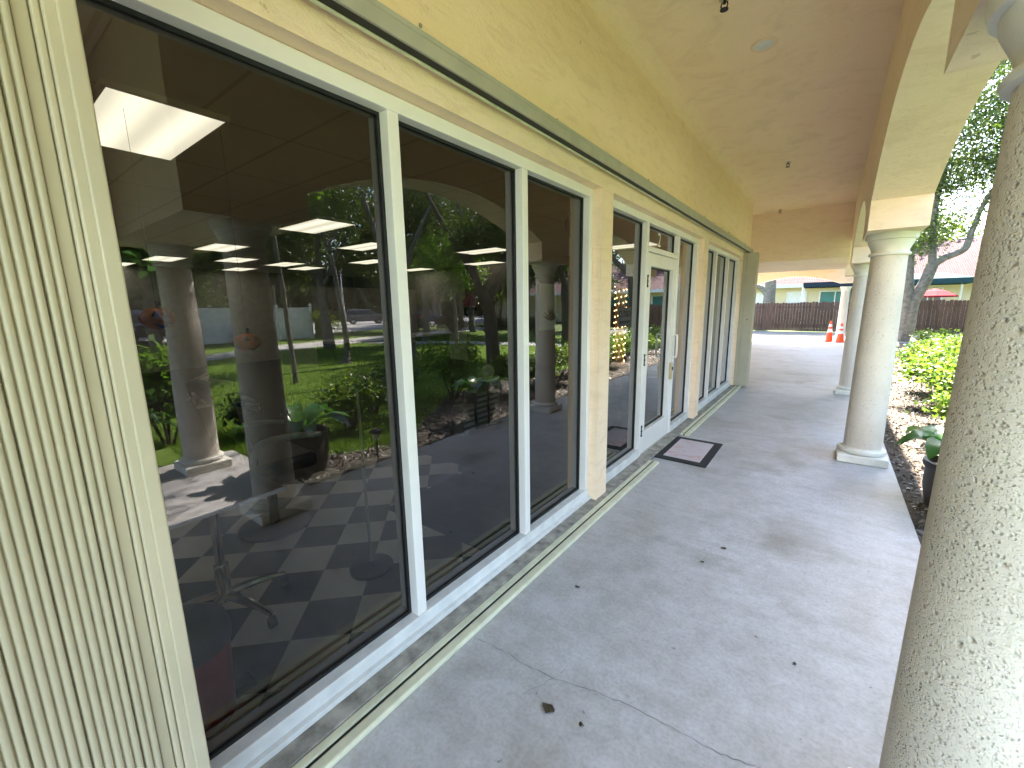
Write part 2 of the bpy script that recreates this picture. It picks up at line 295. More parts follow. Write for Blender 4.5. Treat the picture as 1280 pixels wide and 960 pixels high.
# ------------------------------------------------------------------ mesh helpers
ORG = {}
class MB:
    def __init__(s): s.v = []; s.f = []; s.m = []; s.mi = 0
    def face(s, pts):
        b = len(s.v); s.v += [tuple(q) for q in pts]; s.f.append(tuple(range(b, b + len(pts)))); s.m.append(s.mi)
    def box(s, x0, x1, y0, y1, z0, z1):
        b = len(s.v)
        s.v += [(x0, y0, z0), (x1, y0, z0), (x1, y1, z0), (x0, y1, z0), (x0, y0, z1), (x1, y0, z1), (x1, y1, z1), (x0, y1, z1)]
        for f in ((3, 2, 1, 0), (4, 5, 6, 7), (0, 1, 5, 4), (1, 2, 6, 5), (2, 3, 7, 6), (3, 0, 4, 7)):
            s.f.append(tuple(b + i for i in f)); s.m.append(s.mi)
        return s
    def obox(s, c, ax, ay, az, hx, hy, hz):
        c = Vector(c); b = len(s.v)
        for sx, sy, sz in ((-1, -1, -1), (1, -1, -1), (1, 1, -1), (-1, 1, -1), (-1, -1, 1), (1, -1, 1), (1, 1, 1), (-1, 1, 1)):
            s.v.append(tuple(c + Vector(ax) * hx * sx + Vector(ay) * hy * sy + Vector(az) * hz * sz))
        for f in ((3, 2, 1, 0), (4, 5, 6, 7), (0, 1, 5, 4), (1, 2, 6, 5), (2, 3, 7, 6), (3, 0, 4, 7)):
            s.f.append(tuple(b + i for i in f)); s.m.append(s.mi)
        return s
    def lathe(s, prof, cx, cy, n=40, cz=0.0, sx=1.0, sy=1.0, wob=None):
        b = len(s.v)
        for k, (rd, z) in enumerate(prof):
            for i in range(n):
                a = 2 * math.pi * i / n; q = rd * (1 + (wob(a, z) if wob else 0))
                s.v.append((cx + q * sx * math.cos(a), cy + q * sy * math.sin(a), cz + z))
        for k in range(len(prof) - 1):
            for i in range(n):
                j = (i + 1) % n; s.f.append((b + k * n + i, b + k * n + j, b + (k + 1) * n + j, b + (k + 1) * n + i)); s.m.append(s.mi)
        if prof[0][0] > 1e-4: s.f.append(tuple(b + i for i in reversed(range(n)))); s.m.append(s.mi)
        if prof[-1][0] > 1e-4: s.f.append(tuple(b + (len(prof) - 1) * n + i for i in range(n))); s.m.append(s.mi)
        return s
    def tube(s, path, rad, n=10, cap=True, wob=0.0):
        path = [Vector(q) for q in path]; b = len(s.v); k = len(path)
        if isinstance(rad, (int, float)): rad = [rad] * k
        up = None
        for i, q in enumerate(path):
            d = (path[min(i + 1, k - 1)] - path[max(i - 1, 0)]).normalized()
            if up is None: up = Vector((1, 0, 0)) if abs(d.x) < 0.8 else Vector((0, 1, 0))
            a = (up - d * up.dot(d)).normalized(); c = d.cross(a); up = a
            for j in range(n):
                th = 2 * math.pi * j / n; w = rad[i] * (1 + (random.uniform(-wob, wob) if wob else 0))
                s.v.append(tuple(q + a * w * math.cos(th) + c * w * math.sin(th)))
        for i in range(k - 1):
            for j in range(n):
                l = (j + 1) % n; s.f.append((b + i * n + j, b + i * n + l, b + (i + 1) * n + l, b + (i + 1) * n + j)); s.m.append(s.mi)
        if cap:
            s.f.append(tuple(b + i for i in reversed(range(n)))); s.m.append(s.mi)
            s.f.append(tuple(b + (k - 1) * n + i for i in range(n))); s.m.append(s.mi)
        return s
    def prism(s, outline, axis, a0, a1):
        """outline = list of 2-D points in the plane normal to axis ('x': (y,z); 'y': (x,z); 'z': (x,y))."""
        def P(q, a):
            return (a, q[0], q[1]) if axis == 'x' else ((q[0], a, q[1]) if axis == 'y' else (q[0], q[1], a))
        b = len(s.v); n = len(outline)
        s.v += [P(q, a0) for q in outline] + [P(q, a1) for q in outline]
        s.f.append(tuple(b + i for i in reversed(range(n)))); s.m.append(s.mi)
        s.f.append(tuple(b + n + i for i in range(n))); s.m.append(s.mi)
        for i in range(n):
            j = (i + 1) % n; s.f.append((b + i, b + j, b + n + j, b + n + i)); s.m.append(s.mi)
        return s
    def ball(s, c, rx, ry, rz, n=16, k=10, fn=None):
        prof = []
        for i in range(k + 1):
            th = math.pi * i / k; prof.append((max(1e-5, math.sin(th)), -math.cos(th)))
        b = len(s.v)
        for (r_, z) in prof:
            for i in range(n):
                a = 2 * math.pi * i / n; q = r_ * (fn(a, z) if fn else 1)
                s.v.append((c[0] + rx * q * math.cos(a), c[1] + ry * q * math.sin(a), c[2] + rz * z))
        for q in range(k):
            for i in range(n):
                j = (i + 1) % n; s.f.append((b + q * n + i, b + q * n + j, b + (q + 1) * n + j, b + (q + 1) * n + i)); s.m.append(s.mi)
        return s
    def build(s, name, mats, parent=None, smooth=0, bevel=0.0, kind=None, fix=True):
        me = bpy.data.meshes.new(name); o = bpy.data.objects.new(name, me)
        org = Vector(ORG.get(parent.name, (0, 0, 0))) if parent else Vector((0, 0, 0))
        me.from_pydata([(q[0] - org.x, q[1] - org.y, q[2] - org.z) for q in s.v], [], s.f)
        if not isinstance(mats, (list, tuple)): mats = [mats]
        for mt in mats: me.materials.append(mt)
        if len(mats) > 1: me.polygons.foreach_set('material_index', s.m)
        if fix:
            import bmesh
            bm = bmesh.new(); bm.from_mesh(me); bmesh.ops.recalc_face_normals(bm, faces=bm.faces); bm.to_mesh(me); bm.free()
        if smooth:
            me.polygons.foreach_set('use_smooth', [True] * len(me.polygons)); me.set_sharp_from_angle(angle=R(smooth))
        if bevel:
            bv = o.modifiers.new('bevel', 'BEVEL'); bv.width = bevel; bv.segments = 2; bv.limit_method = 'ANGLE'; bv.angle_limit = R(40)
        me.update(); col.objects.link(o)
        if parent: o.parent = parent
        ORG[o.name] = tuple(org)
        if kind: o['kind'] = kind
        return o
def thing(name, label, cat, loc=(0, 0, 0), group=None):
    o = bpy.data.objects.new(name, None); col.objects.link(o); o.location = loc; o.empty_display_size = 0.1
    ORG[o.name] = tuple(loc); o['label'] = label; o['category'] = cat
    if group: o['group'] = group
    return o
def tag(o, label, cat, group=None):
    o['label'] = label; o['category'] = cat
    if group: o['group'] = group
    return o
def copy_tree(o, parent=None):
    c = o.copy(); col.objects.link(c)
    if parent: c.parent = parent
    for ch in [x for x in bpy.data.objects if x.parent == o]: copy_tree(ch, c)
    return c
def dup(o, loc, label, rz=0.0, s=1.0):
    c = copy_tree(o); c.location = loc; c.rotation_euler.z = rz; c.scale = (s, s, s); c['label'] = label; return c
def arrmesh(name, V, nq, mat, parent=None, k=4):
    """V: (n*k,3) array, n faces of k corners"""
    org = np.array(ORG.get(parent.name, (0, 0, 0))) if parent else np.zeros(3)
    me = bpy.data.meshes.new(name); o = bpy.data.objects.new(name, me)
    V = (V - org).astype(np.float32); n = len(V) // k
    me.vertices.add(len(V)); me.vertices.foreach_set('co', V.ravel())
    me.loops.add(len(V)); me.loops.foreach_set('vertex_index', np.arange(len(V), dtype=np.int32))
    me.polygons.add(n); me.polygons.foreach_set('loop_start', np.arange(0, len(V), k, dtype=np.int32)); me.polygons.foreach_set('loop_total', np.full(n, k, dtype=np.int32))
    me.materials.append(mat); me.update(calc_edges=True); me.validate(); col.objects.link(o)
    if parent: o.parent = parent
    ORG[o.name] = tuple(org); return o
def leaf_quads(P, size, up=0.4, width=0.5, jit=0.35):
    n = len(P); d = rng.normal(size=(n, 3)); d[:, 2] *= 0.7; d /= np.linalg.norm(d, axis=1)[:, None]
    nr = rng.normal(size=(n, 3)); nr[:, 2] = np.abs(nr[:, 2]) + up
    sd = np.cross(d, nr); sd /= np.linalg.norm(sd, axis=1)[:, None] + 1e-9
    L = (size * (1 + jit * rng.uniform(-1, 1, n)))[:, None]; fold = np.cross(sd, d) * L * 0.12
    A = P; B = P + d * L * 0.45 + sd * L * width * 0.5 + fold; C = P + d * L; D = P + d * L * 0.45 - sd * L * width * 0.5 + fold
    return np.stack([A, B, C, D], 1).reshape(-1, 3)
def cloud(clusters, n, twig_per=22, spread=0.22, shell=0.45):
    """leaf positions: twigs spread through ellipsoids, leaves gathered round each twig, so gaps stay open"""
    w = np.array([c[3] * c[4] * c[5] for c in clusters]) ** 0.75; w /= w.sum(); out = []
    for c, k in zip(clusters, (w * n).astype(int)):
        nt = max(3, k // twig_per); d = rng.normal(size=(nt, 3)); d /= np.linalg.norm(d, axis=1)[:, None]
        q = d * (rng.uniform(0, 1, nt) ** shell)[:, None] * np.array(c[3:6]) + np.array(c[:3])
        idx = rng.integers(0, nt, k); s = spread * (0.6 + 0.8 * rng.uniform(0, 1, nt))
        out.append(q[idx] + rng.normal(size=(k, 3)) * s[idx][:, None] * np.array([1, 1, 0.75]))
    return np.concatenate(out)
def smooth_path(pts, k=6):
    pts = [Vector(q) for q in pts]; out = []
    for i in range(len(pts) - 1):
        p0 = pts[max(0, i - 1)]; p1 = pts[i]; p2 = pts[i + 1]; p3 = pts[min(len(pts) - 1, i + 2)]
        for j in range(k):
            u = j / k
            out.append(0.5 * ((2 * p1) + (p2 - p0) * u + (2 * p0 - 5 * p1 + 4 * p2 - p3) * u * u + (3 * p1 - p0 - 3 * p2 + p3) * u ** 3))
    out.append(pts[-1]); return out
def limb(mb, pts, ra, rb, n=10, k=5, wob=0.06):
    q = smooth_path(pts, k); m_ = len(q)
    mb.tube(q, [ra + (rb - ra) * (i / (m_ - 1)) ** 0.8 for i in range(m_)], n, True, wob)
def tree(label, loc, limbs, clusters, n, size, leaf, bark='bark', group=None, name='oak_tree', spread=0.22, shell=0.45, width=0.5):
    o = thing(name, label, 'tree', loc, group); mb = MB()
    for pts, ra, rb in limbs: limb(mb, pts, ra, rb)
    mb.build('trunk', M[bark], o, smooth=60, fix=False)
    arrmesh('crown', leaf_quads(cloud(clusters, n, spread=spread, shell=shell), size, width=width), n, M[leaf], o)
    return o

# ------------------------------------------------------------------ ground, walkway, roads (structure)
def sheet(name, pts, z, mat, kind='structure'):
    mb = MB(); mb.face([(x, y, z) for x, y in pts]); o = mb.build(name, mat, kind=kind)
    return o
sheet('ground', [(-400, -400), (400, -400), (400, 400), (-400, 400)], -0.10, M['dirt'])
# wavy lawn / mulch border
edge = [(1.25 + 0.22 * math.sin(y * 1.1) + 0.10 * math.sin(y * 3.3 + 1) + (1.3 if y > 5.0 else max(0, (y - 3.4)) * 0.8), y) for y in np.arange(1.5, 22.6, 0.35)]
sheet('lawn', edge + [(30, 22.5), (30, -20), (3.2, -20), (3.2, 1.0)], -0.055, M['lawn'])
sheet('mulch_bed', [(0.5, 1.0), (0.5, 22.6), (9, 22.6), (9, 10), (4.5, 5), (3.6, -6), (2.3, -6), (2.3, 1.0)], -0.062, M['mulch'])
walk = MB()
walk.prism([(-1.36, -6), (2.42, -6), (2.42, 1.78), (0.63, 1.78), (0.63, 22.6), (-9, 22.6), (-9, 9.72), (-1.36, 9.72)], 'z', -0.14, 0.0)
walk_o = walk.build('walkway', M['concrete'], kind='structure', bevel=0.008)
def ribbon(pts, w, z, nm, mat):
    mb = MB(); 
    for i in range(len(pts) - 1):
        a, b_ = Vector((*pts[i], 0)), Vector((*pts[i + 1], 0)); d = (b_ - a).normalized(); s = Vector((-d.y, d.x, 0)); wa = w * (0.35 + random.random() * 0.9)
        mb.face([(a.x - s.x * wa, a.y - s.y * wa, z), (b_.x - s.x * wa, b_.y - s.y * wa, z), (b_.x + s.x * wa, b_.y + s.y * wa, z), (a.x + s.x * wa, a.y + s.y * wa, z)])
    return mb.build(nm, mat, walk_o, kind='structure')
M['crack'] = simple('crack_dirt', (0.19, 0.175, 0.16), 0.95)
pts = [(-1.25, 1.31)]
while pts[-1][0] < 0.60:
    x = pts[-1][0] + random.uniform(0.015, 0.04); pts.append((x, 1.31 + 0.19 * (x + 1.25) / 1.45 + 0.014 * math.sin(x * 9) + random.uniform(-0.006, 0.006)))
ribbon(pts, 0.0012, 0.0012, 'crack', M['crack'])
pts = [(-0.80, 1.42)]
for i in range(9): pts.append((pts[-1][0] - random.uniform(0.0, 0.016), pts[-1][1] - 0.024))
ribbon(pts, 0.0008, 0.0012, 'crack', M['crack'])
ribbon([(-1.35 + 0.1 * i, 10.15 + 0.0) for i in range(20)], 0.008, 0.0012, 'joint', M['crack'])
ribbon([(-1.35 + 0.1 * i, 5.75) for i in range(20)], 0.0022, 0.0012, 'joint', M['crack'])
sheet('gravel', [(-14, 22.55), (9, 22.55), (9, 29.4), (-14, 29.4)], -0.05, M['gravel'])
sheet('path', [(9.5, -8), (12.2, -8), (13.9, 2), (15.7, 5.75), (18.1, 9.5), (19.6, 16.6), (20.5, 26), (17.6, 26), (16, 13.9), (15, 8.1), (13.4, 5.06), (11.6, 2)], -0.045, M['conc2'])
sheet('footpath', [(3.2, 15.1), (8, 14.9), (12, 13.4), (15.2, 12.2), (15.4, 13.3), (12.2, 14.6), (8.2, 16.2), (3.2, 16.4)], -0.040, M['conc2'])
sheet('road', [(24.5, -30), (90, -30), (90, 90), (26, 90), (26.5, 19), (24.5, 8)], -0.05, M['road'])

# ------------------------------------------------------------------ the shop building
XF, XG, XW = -1.471, -1.535, -1.40
H0, HC = 2.435, 3.55
bld = thing('shop_building', 'yellow stucco shop building with arcade, covered walkway and three tall white framed window walls', 'building')
w = MB()
w.box(-1.66, XW, -6, 0.14, 0, HC); w.box(-1.66, XW, 2.973, 3.165, 0, H0); w.box(-1.66, XW, 6.05, 6.285, 0, H0); w.box(-1.66, XW, 9.04, 9.70, 0, H0)
w.box(-1.66, XW, 0.14, 9.70, H0, HC); w.box(-14.6, -1.66, 9.45, 9.70, 0, HC); w.box(-14.8, -14.6, -6, 9.7, 0, HC); w.box(-14.6, -1.66, -6.2, -6, 0, HC)
w.build('facade_wall', M['stucco'], bld)
c = MB(); c.box(XW, 0.19, -6, 11.2, HC, HC + 0.06); c.box(0.19, 2.4, -6, 0.97, HC, HC + 0.06)
c.box(-9, XW, 9.705, 11.2, HC, HC + 0.06)
c.box(-9, 0.19, 15.0, 22.0, 3.0, 3.06)
n_ = 8                                                                # coved joint of wall and ceiling
for i in range(n_):
    a0, a1 = math.pi / 2 * i / n_, math.pi / 2 * (i + 1) / n_; q = 0.13
    f = lambda a: (XW + q - q * math.cos(a) + 0.0015, HC - q + q * math.sin(a) - 0.0015)
    (xa, za), (xb, zb) = f(a0), f(a1)
    c.face([(xa, -6, za), (xa, 9.7, za), (xb, 9.7, zb), (xb, -6, zb)])
c.face([(XW + 0.0015, 9.7, HC - 0.13), (XW + 0.0015, 9.7, HC - 0.0015), (XW + 0.13, 9.7, HC - 0.0015)] + [(XW + 0.13 - 0.13 * math.cos(math.pi / 2 * i / 8) + 0.0015, 9.7, HC - 0.13 + 0.13 * math.sin(math.pi / 2 * i / 8) - 0.0015) for i in range(7, 0, -1)])
co = c.build('porch_ceiling', M['ceil'], bld, smooth=50)
# arcade
COLX, CY = 0.387, [1.376, 5.44, 9.42, 13.4]
def zb(y):
    for k in CY:
        if abs(y - k) <= 0.40: return 2.22
    for a, b_ in zip(CY[:-1], CY[1:]):
        if a + 0.40 < y < b_ - 0.40:
            hw = (b_ - a) / 2 - 0.40; rise = 0.37; Rd = (hw * hw + rise * rise) / (2 * rise); dy = y - (a + b_) / 2
            return 2.47 + rise - (Rd - math.sqrt(Rd * Rd - dy * dy))
    return 2.22
ar = MB()
ys = [0.976]
for a, b_ in zip(CY[:-1], CY[1:]):
    ys += [a + 0.40, a + 0.40 + 1e-5] + list(np.linspace(a + 0.405, b_ - 0.405, 60)) + [b_ - 0.40 - 1e-5, b_ - 0.40]
ys.append(13.8)
X0, X1, ZT = 0.187, 0.587, 4.0
for a, b_ in zip(ys[:-1], ys[1:]):
    za, zc = zb(a + (1e-6 if zb(a) != zb(b_) else 0)), zb(b_)
    if b_ - a < 1e-4: za, zc = zb(a), zb(b_)
    ar.face([(X0, a, za), (X0, a, ZT), (X0, b_, ZT), (X0, b_, zc)])
    ar.face([(X1, a, za), (X1, b_, zc), (X1, b_, ZT), (X1, a, ZT)])
    ar.face([(X0, a, za), (X0, b_, zc), (X1, b_, zc), (X1, a, za)])
ar.face([(X0, ys[0], 2.22), (X1, ys[0], 2.22), (X1, ys[0], ZT), (X0, ys[0], ZT)])
ar.face([(X0, 13.8, 2.22), (X0, 13.8, ZT), (X1, 13.8, ZT), (X1, 13.8, 2.22)])
import bmesh
aro = ar.build('arcade', M['arch'], bld, fix=False)
bm = bmesh.new(); bm.from_mesh(aro.data); bmesh.ops.remove_doubles(bm, verts=bm.verts, dist=1e-6); bmesh.ops.recalc_face_normals(bm, faces=bm.faces); bm.to_mesh(aro.data); bm.free()
# corner beam out to the sunlit column and the arch that springs from it towards the south
cb = MB(); cb.box(0.59, 2.40, 0.978, 1.774, 2.222, 4.0)
yy = list(np.linspace(0.975, -2.6, 40))
for a, b_ in zip(yy[:-1], yy[1:]):
    g = lambda y: 2.47 + 0.37 - ((2.28) - math.sqrt(max(0, 2.28 ** 2 - min(1.25, abs(y + 0.8)) ** 2)) if True else 0)
    za, zc = (g(a) if a < 0.5 else 2.22), (g(b_) if b_ < 0.5 else 2.22)
    for X in (1.80, 2.398): cb.face([(X, a, za), (X, a, 4.0), (X, b_, 4.0), (X, b_, zc)])
    cb.face([(1.80, a, za), (1.80, b_, zc), (2.398, b_, zc), (2.398, a, za)])
cb.build('corner_beam', M['arch'], bld)
xb = MB(); xb.box(-9, 0.184, 11.2, 15.0, 2.50, 3.62); xb.build('cross_beam', M['arch'], bld); xb = MB()
fa = [(-9, 3.4), (0.62, 3.4), (0.62, 2.36), (0.17, 2.36)]
for i in range(0, 31):
    th = -1 + 2 * i / 30; fa.append((-1.40 - th * 1.57, 2.36 + 0.33 * (1 - th * th)))
fa += [(-3.4, 2.36), (-9, 2.36)]
xb.prism([(x, z) for x, z in fa], 'y', 22.0, 22.4)
xb.build('end_arch', M['arch'], bld)
rf = MB(); rf.box(-14.9, 0.80, 1.77, 13.9, 4.0, 4.14); rf.box(-14.9, 2.6, -6.3, 1.77, 4.0, 4.14); rf.box(-9, 0.8, 13.9, 22.5, 3.64, 3.8)
rf.build('roof', M['conc2'], bld)
sl = MB(); sl.box(-1.66, -1.362, 0.14, 9.70, -0.12, 0.028)
sl.build('sill', M['curb'], bld, bevel=0.006)
ic = MB(); ic.box(-14.6, -1.66, -6, 9.45, 2.80, 2.90); ic.build('interior_ceiling', M['ctile'], bld)
iw = MB(); iw.box(-14.55, -14.5, -5.9, 9.4, 0, 2.79); iw.box(-14.5, -1.70, 9.38, 9.44, 0, 2.79); iw.box(-14.5, -1.70, -5.95, -5.9, 0, 2.79)
iw.box(-6.2, -6.05, -5.9, 0.2, 0, 2.79); iw.box(-11, -10.9, 4.9, 9.3, 0, 2.2)
iw.build('interior_wall', M['inwall'], bld)
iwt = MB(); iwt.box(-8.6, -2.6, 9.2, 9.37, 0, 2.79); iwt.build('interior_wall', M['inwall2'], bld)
sheet('checker_floor', [(-3.95, -6), (-1.66, -6), (-1.66, 1.9), (-2.75, 1.9), (-2.75, 2.95), (-3.95, 2.95)], 0.004, M['checker'])
sheet('dark_floor', [(-14.6, -6), (-3.95, -6), (-3.95, 2.95), (-2.75, 2.95), (-2.75, 1.9), (-1.66, 1.9), (-1.66, 9.45), (-14.6, 9.45)], 0.004, M['darkfloor'])

def glazing(win, y0, y1, z0, z1, dark=None):
    g = MB(); gw = 0.013
    for a in ((y0, y1, z0, z0 + gw), (y0, y1, z1 - gw, z1), (y0, y0 + gw, z0 + gw, z1 - gw), (y1 - gw, y1, z0 + gw, z1 - gw)):
        g.box(XG - 0.004, XG + 0.012, *a)
    q = MB(); q.face([(XG, y0 + 0.006, z0 + 0.006), (XG, y1 - 0.006, z0 + 0.006), (XG, y1 - 0.006, z1 - 0.006), (XG, y0 + 0.006, z1 - 0.006)])
    po = q.build('pane', M['glass'], win, fix=False); g.build('gasket', M['gasket'], win)
    return po
BO = -1.60
def window(y0, y1, mulls, label):
    wn_ = MB(); fwid = 0.055; zs, zt = 0.030, H0 - 0.002; zi0, zi1 = 0.115, H0 - 0.062
    wn_.box(BO, XF, y0, y1, zi1, zt)                                   # head
    wn_.box(BO, XF, y0, y0 + fwid, zi0, zi1); wn_.box(BO, XF, y1 - fwid, y1, zi0, zi1)
    for a in mulls: wn_.box(BO, XF - 0.002, a - 0.0275, a + 0.0275, zi0, zi1)
    o = wn_.build('window', M['white'], bld, bevel=0.003); o['label'] = label
    s = MB(); s.box(BO, XF + 0.004, y0, y1, zs, zi0); s.box(XF + 0.004, XF + 0.03, y0, y1, zs, 0.055); s.build('window_sill', M['white_dirty'], o, bevel=0.003)
    ed = [y0 + fwid] + [e for a in mulls for e in (a - 0.0275, a + 0.0275)] + [y1 - fwid]
    for a, b_ in zip(ed[0::2], ed[1::2]): glazing(o, a, b_, zi0, zi1)
    return o
window(0.142, 2.971, [1.19, 2.105], 'nearest window wall with three tall tinted panes')
window(6.287, 9.038, [7.2, 8.12], 'far window wall of three narrow looking panes')
# entrance: two sidelights, door with transom
D0, D1 = 4.187, 5.161
e = MB(); zi0, zi1 = 0.115, H0 - 0.062; y0, y1 = 3.167, 6.048
e.box(BO, XF, y0, y1, zi1, H0 - 0.002); e.box(BO, XF, y0, y0 + 0.055, zi0, zi1); e.box(BO, XF, y1 - 0.055, y1, zi0, zi1)
e.box(BO, XF - 0.002, D0 - 0.06, D0, 0.03, zi1); e.box(BO, XF - 0.002, D1, D1 + 0.06, 0.03, zi1)
e.box(BO, XF - 0.003, D0, D1, 2.115, 2.165)
ent = e.build('window', M['white'], bld, bevel=0.003); ent['label'] = 'entrance glazing with sidelights and a small transom pane'
s = MB()
for a, b_ in ((y0, D0 - 0.061), (D1 + 0.061, y1)):
    s = MB(); s.box(BO, XF + 0.004, a, b_, 0.03, zi0); s.build('window_sill', M['white_dirty'], ent, bevel=0.003)
glazing(ent, y0 + 0.055, D0 - 0.06, zi0, zi1); glazing(ent, D1 + 0.06, y1 - 0.055, zi0, zi1); glazing(ent, D0, D1, 2.165, zi1)
dr = MB(); xd0, xd1 = -1.562, -1.482; g = 0.005
dr.box(xd0, xd1, D0 + g, D0 + 0.115, 0.035, 2.108); dr.box(xd0, xd1, D1 - 0.115, D1 - g, 0.035, 2.108)
dr.box(xd0, xd1 - 0.0015, D0 + 0.115, D1 - 0.115, 0.035, 0.27); dr.box(xd0, xd1 - 0.0015, D0 + 0.115, D1 - 0.115, 1.98, 2.108)
door = dr.build('door', M['white'], bld, bevel=0.003); door['label'] = 'white framed glass entrance door'
glazing(door, D0 + 0.115, D1 - 0.115, 0.27, 1.98)
hd = MB(); yh = D1 - 0.058
hd.tube(smooth_path([(xd1, yh, 1.25), (xd1 + 0.05, yh, 1.25), (xd1 + 0.065, yh, 1.22), (xd1 + 0.065, yh, 1.02), (xd1 + 0.05, yh, 0.985), (xd1, yh, 0.985)], 5), 0.011, 10)
hd.build('handle', M['white'], door, smooth=50)
lk = MB(); lk.box(xd1, xd1 + 0.028, yh - 0.028, yh + 0.028, 0.72, 0.92); lk.build('lock', M['brass'], door, bevel=0.004)
lk = MB(); lk.box(xd1 + 0.028, xd1 + 0.036, yh - 0.012, yh + 0.012, 0.83, 0.87); lk.build('keyhole', M['black'], door)
for z in (0.30, 1.05, 1.83):
    hg = MB(); hg.tube([(xd1 + 0.006, D0 - 0.002, z - 0.06), (xd1 + 0.006, D0 - 0.002, z + 0.06)], 0.012, 8)
    for k in (-0.05, 0, 0.05): hg.tube([(xd1 + 0.006, D0 - 0.002, z + k - 0.006), (xd1 + 0.006, D0 - 0.002, z + k + 0.006)], 0.016, 8)
    hg.build('hinge', M['black'], door, smooth=50)
dc = MB(); dc.box(-1.60, -1.47, D0, D1, 0.0285, 0.034); dc.build('threshold', M['railgrey'], door)
def text(s, loc, rot, size, mat, parent, name, ext=0.0008):
    cu = bpy.data.curves.new(name, 'FONT'); cu.body = s; cu.size = size; cu.extrude = ext; cu.align_x = 'CENTER'; cu.align_y = 'CENTER'
    cu.materials.append(mat); to = bpy.data.objects.new(name, cu); me = bpy.data.meshes.new_from_object(to); bpy.data.objects.remove(to); me.name = name
    o = bpy.data.objects.new(name, me); col.objects.link(o)
    o.rotation_euler = rot
    if parent:
        o.parent = parent; org = ORG.get(parent.name, (0, 0, 0)); o.location = tuple(a - b_ for a, b_ in zip(loc, org))
    else: o.location = loc
    return o
FACE = (R(90), 0, R(90))
text('2', (XG + 0.003, 4.66, 2.265), FACE, 0.20, M['trimw'], ent, 'suite_number')

# ------------------------------------------------------------------ storm shutters and their tracks
def shutter(ya, yb, label, post_at_end):
    zt = 2.525; o = thing('storm_shutter', label, 'storm shutter', (-1.3, (ya + yb) / 2, 0.0), 'folded storm shutters')
    s = MB(); prof = []
    pitch = 0.0158; y = ya; k = 0; x = -1.222
    end = yb - 0.098
    while y < end:
        deep = -0.007 if k % 5 == 0 else -0.003
        prof.append((y, x + deep))
        for a in (0.18, 0.36, 0.5, 0.64, 0.82): prof.append((y + pitch * a, x + 0.0048 * math.sin(math.pi * a) ** 0.6))
        y += pitch; k += 1
    prof.append((y, x - 0.012))
    for (a, b_), (c_, d_) in zip(prof[:-1], prof[1:]):
        s.face([(b_, a, 0.035), (d_, c_, 0.035), (d_, c_, zt), (b_, a, zt)])
    s.face([(-1.385, ya, 0.035), (prof[0][1], ya, 0.035), (prof[0][1], ya, zt), (-1.385, ya, zt)])
    s.build('folded_blades', M['shutter'], o, smooth=35, fix=False)
    q = MB(); q.box(-1.385, -1.226, y - 0.001, y + 0.022, 0.035, zt); q.build('blade_post', M['shutter'], o, bevel=0.003)
    q = MB(); q.box(-1.392, -1.212, y + 0.023, yb - 0.0485, 0.034, zt); q.box(-1.392, -1.203, yb - 0.048, yb - 0.026, 0.034, zt); q.build('lead_post', M['shutter2'], o, bevel=0.004)
    q = MB(); q.box(-1.396, -1.197, yb - 0.0295, yb, 0.034, zt); q.build('edge_strip', M['shutter2'], o, bevel=0.004)
    return o
shutter(-1.3, 0.238, 'pale green accordion storm shutter folded beside the nearest window, filling the left edge', True)
def shutter_far():
    o = thing('storm_shutter', 'folded pale green storm shutter standing at the far end of the window walls', 'storm shutter', (-1.3, 9.2, 0), 'folded storm shutters')
    s = MB()
    for k in range(9): s.box(-1.385 + (k % 2) * 0.004, -1.18 - (k % 2) * 0.012, 9.075 + k * 0.03, 9.075 + k * 0.03 + 0.026, 0.036, 2.52)
    s.build('folded_blades', M['shutter'], o, bevel=0.003)
    q = MB(); q.box(-1.33, -1.172, 9.04, 9.073, 0.036, 2.52); q.build('lead_post', M['shutter2'], o, bevel=0.004)
    q = MB(); q.box(-1.396, -1.332, 9.035, 9.073, 0.036, 2.52); q.build('edge_strip', M['shutter2'], o, bevel=0.004)
    q = MB(); q.lathe([(0.014, -0.012), (0.014, 0.0)], 0, 0, 12); 
    q.v = [(-1.25 + a, 9.04 - 0.012 + c_ * 0.6, 1.3 + b_) for a, b_, c_ in q.v]; q.build('lock', M['chrome'], o)
shutter_far()
def rail(y0, y1, label):
    o = thing('shutter_track', label, 'shutter track', (-1.31, (y0 + y1) / 2, 0), 'floor tracks of the storm shutters')
    a = MB(); a.box(-1.306, -1.256, y0, y1, 0.002, 0.030); a.box(-1.360, -1.320, y0, y1, 0.0025, 0.027); a.build('rail', M['rail'], o, bevel=0.008)
    b_ = MB(); b_.box(-1.3192, -1.3068, y0 + 0.004, y1 - 0.004, 0.001, 0.023); b_.build('slot_shade', M['black'], o)  # solid black strip standing in for the shade between the rails
rail(-4.0, 4.14, 'cream floor track below the nearest window ending before the doormat')
rail(5.25, 9.40, 'cream floor track beyond the doormat running to the far shutter')
o = thing('shutter_track', 'grey overhead shutter track screwed along the stucco above the windows', 'shutter track', (-1.35, 3, 2.55))
a = MB(); a.box(-1.3985, -1.300, -5, 9.42, 2.585, 2.605); a.box(-1.312, -1.3005, -5, 9.42, 2.530, 2.5845); a.build('channel', M['railgrey'], o, bevel=0.002)
a = MB(); a.box(-1.362, -1.350, -5, 9.42, 2.524, 2.5845); a.build('rear_lip', M['rail'], o, bevel=0.002)
a = MB(); a.box(-1.3495, -1.3125, -5, 9.42, 2.531, 2.560); a.build('slot_shade', M['black'], o)  # black strip paints in the shade of the overhead channel
for k in range(18):
    a = MB(); a.ball((-1.3975, 0.25 + k * 0.52, 2.665 + random.uniform(-.02, .03)), 0.006, 0.009, 0.009, 8, 6); a.build('anchor_plug', M['curb'], o)

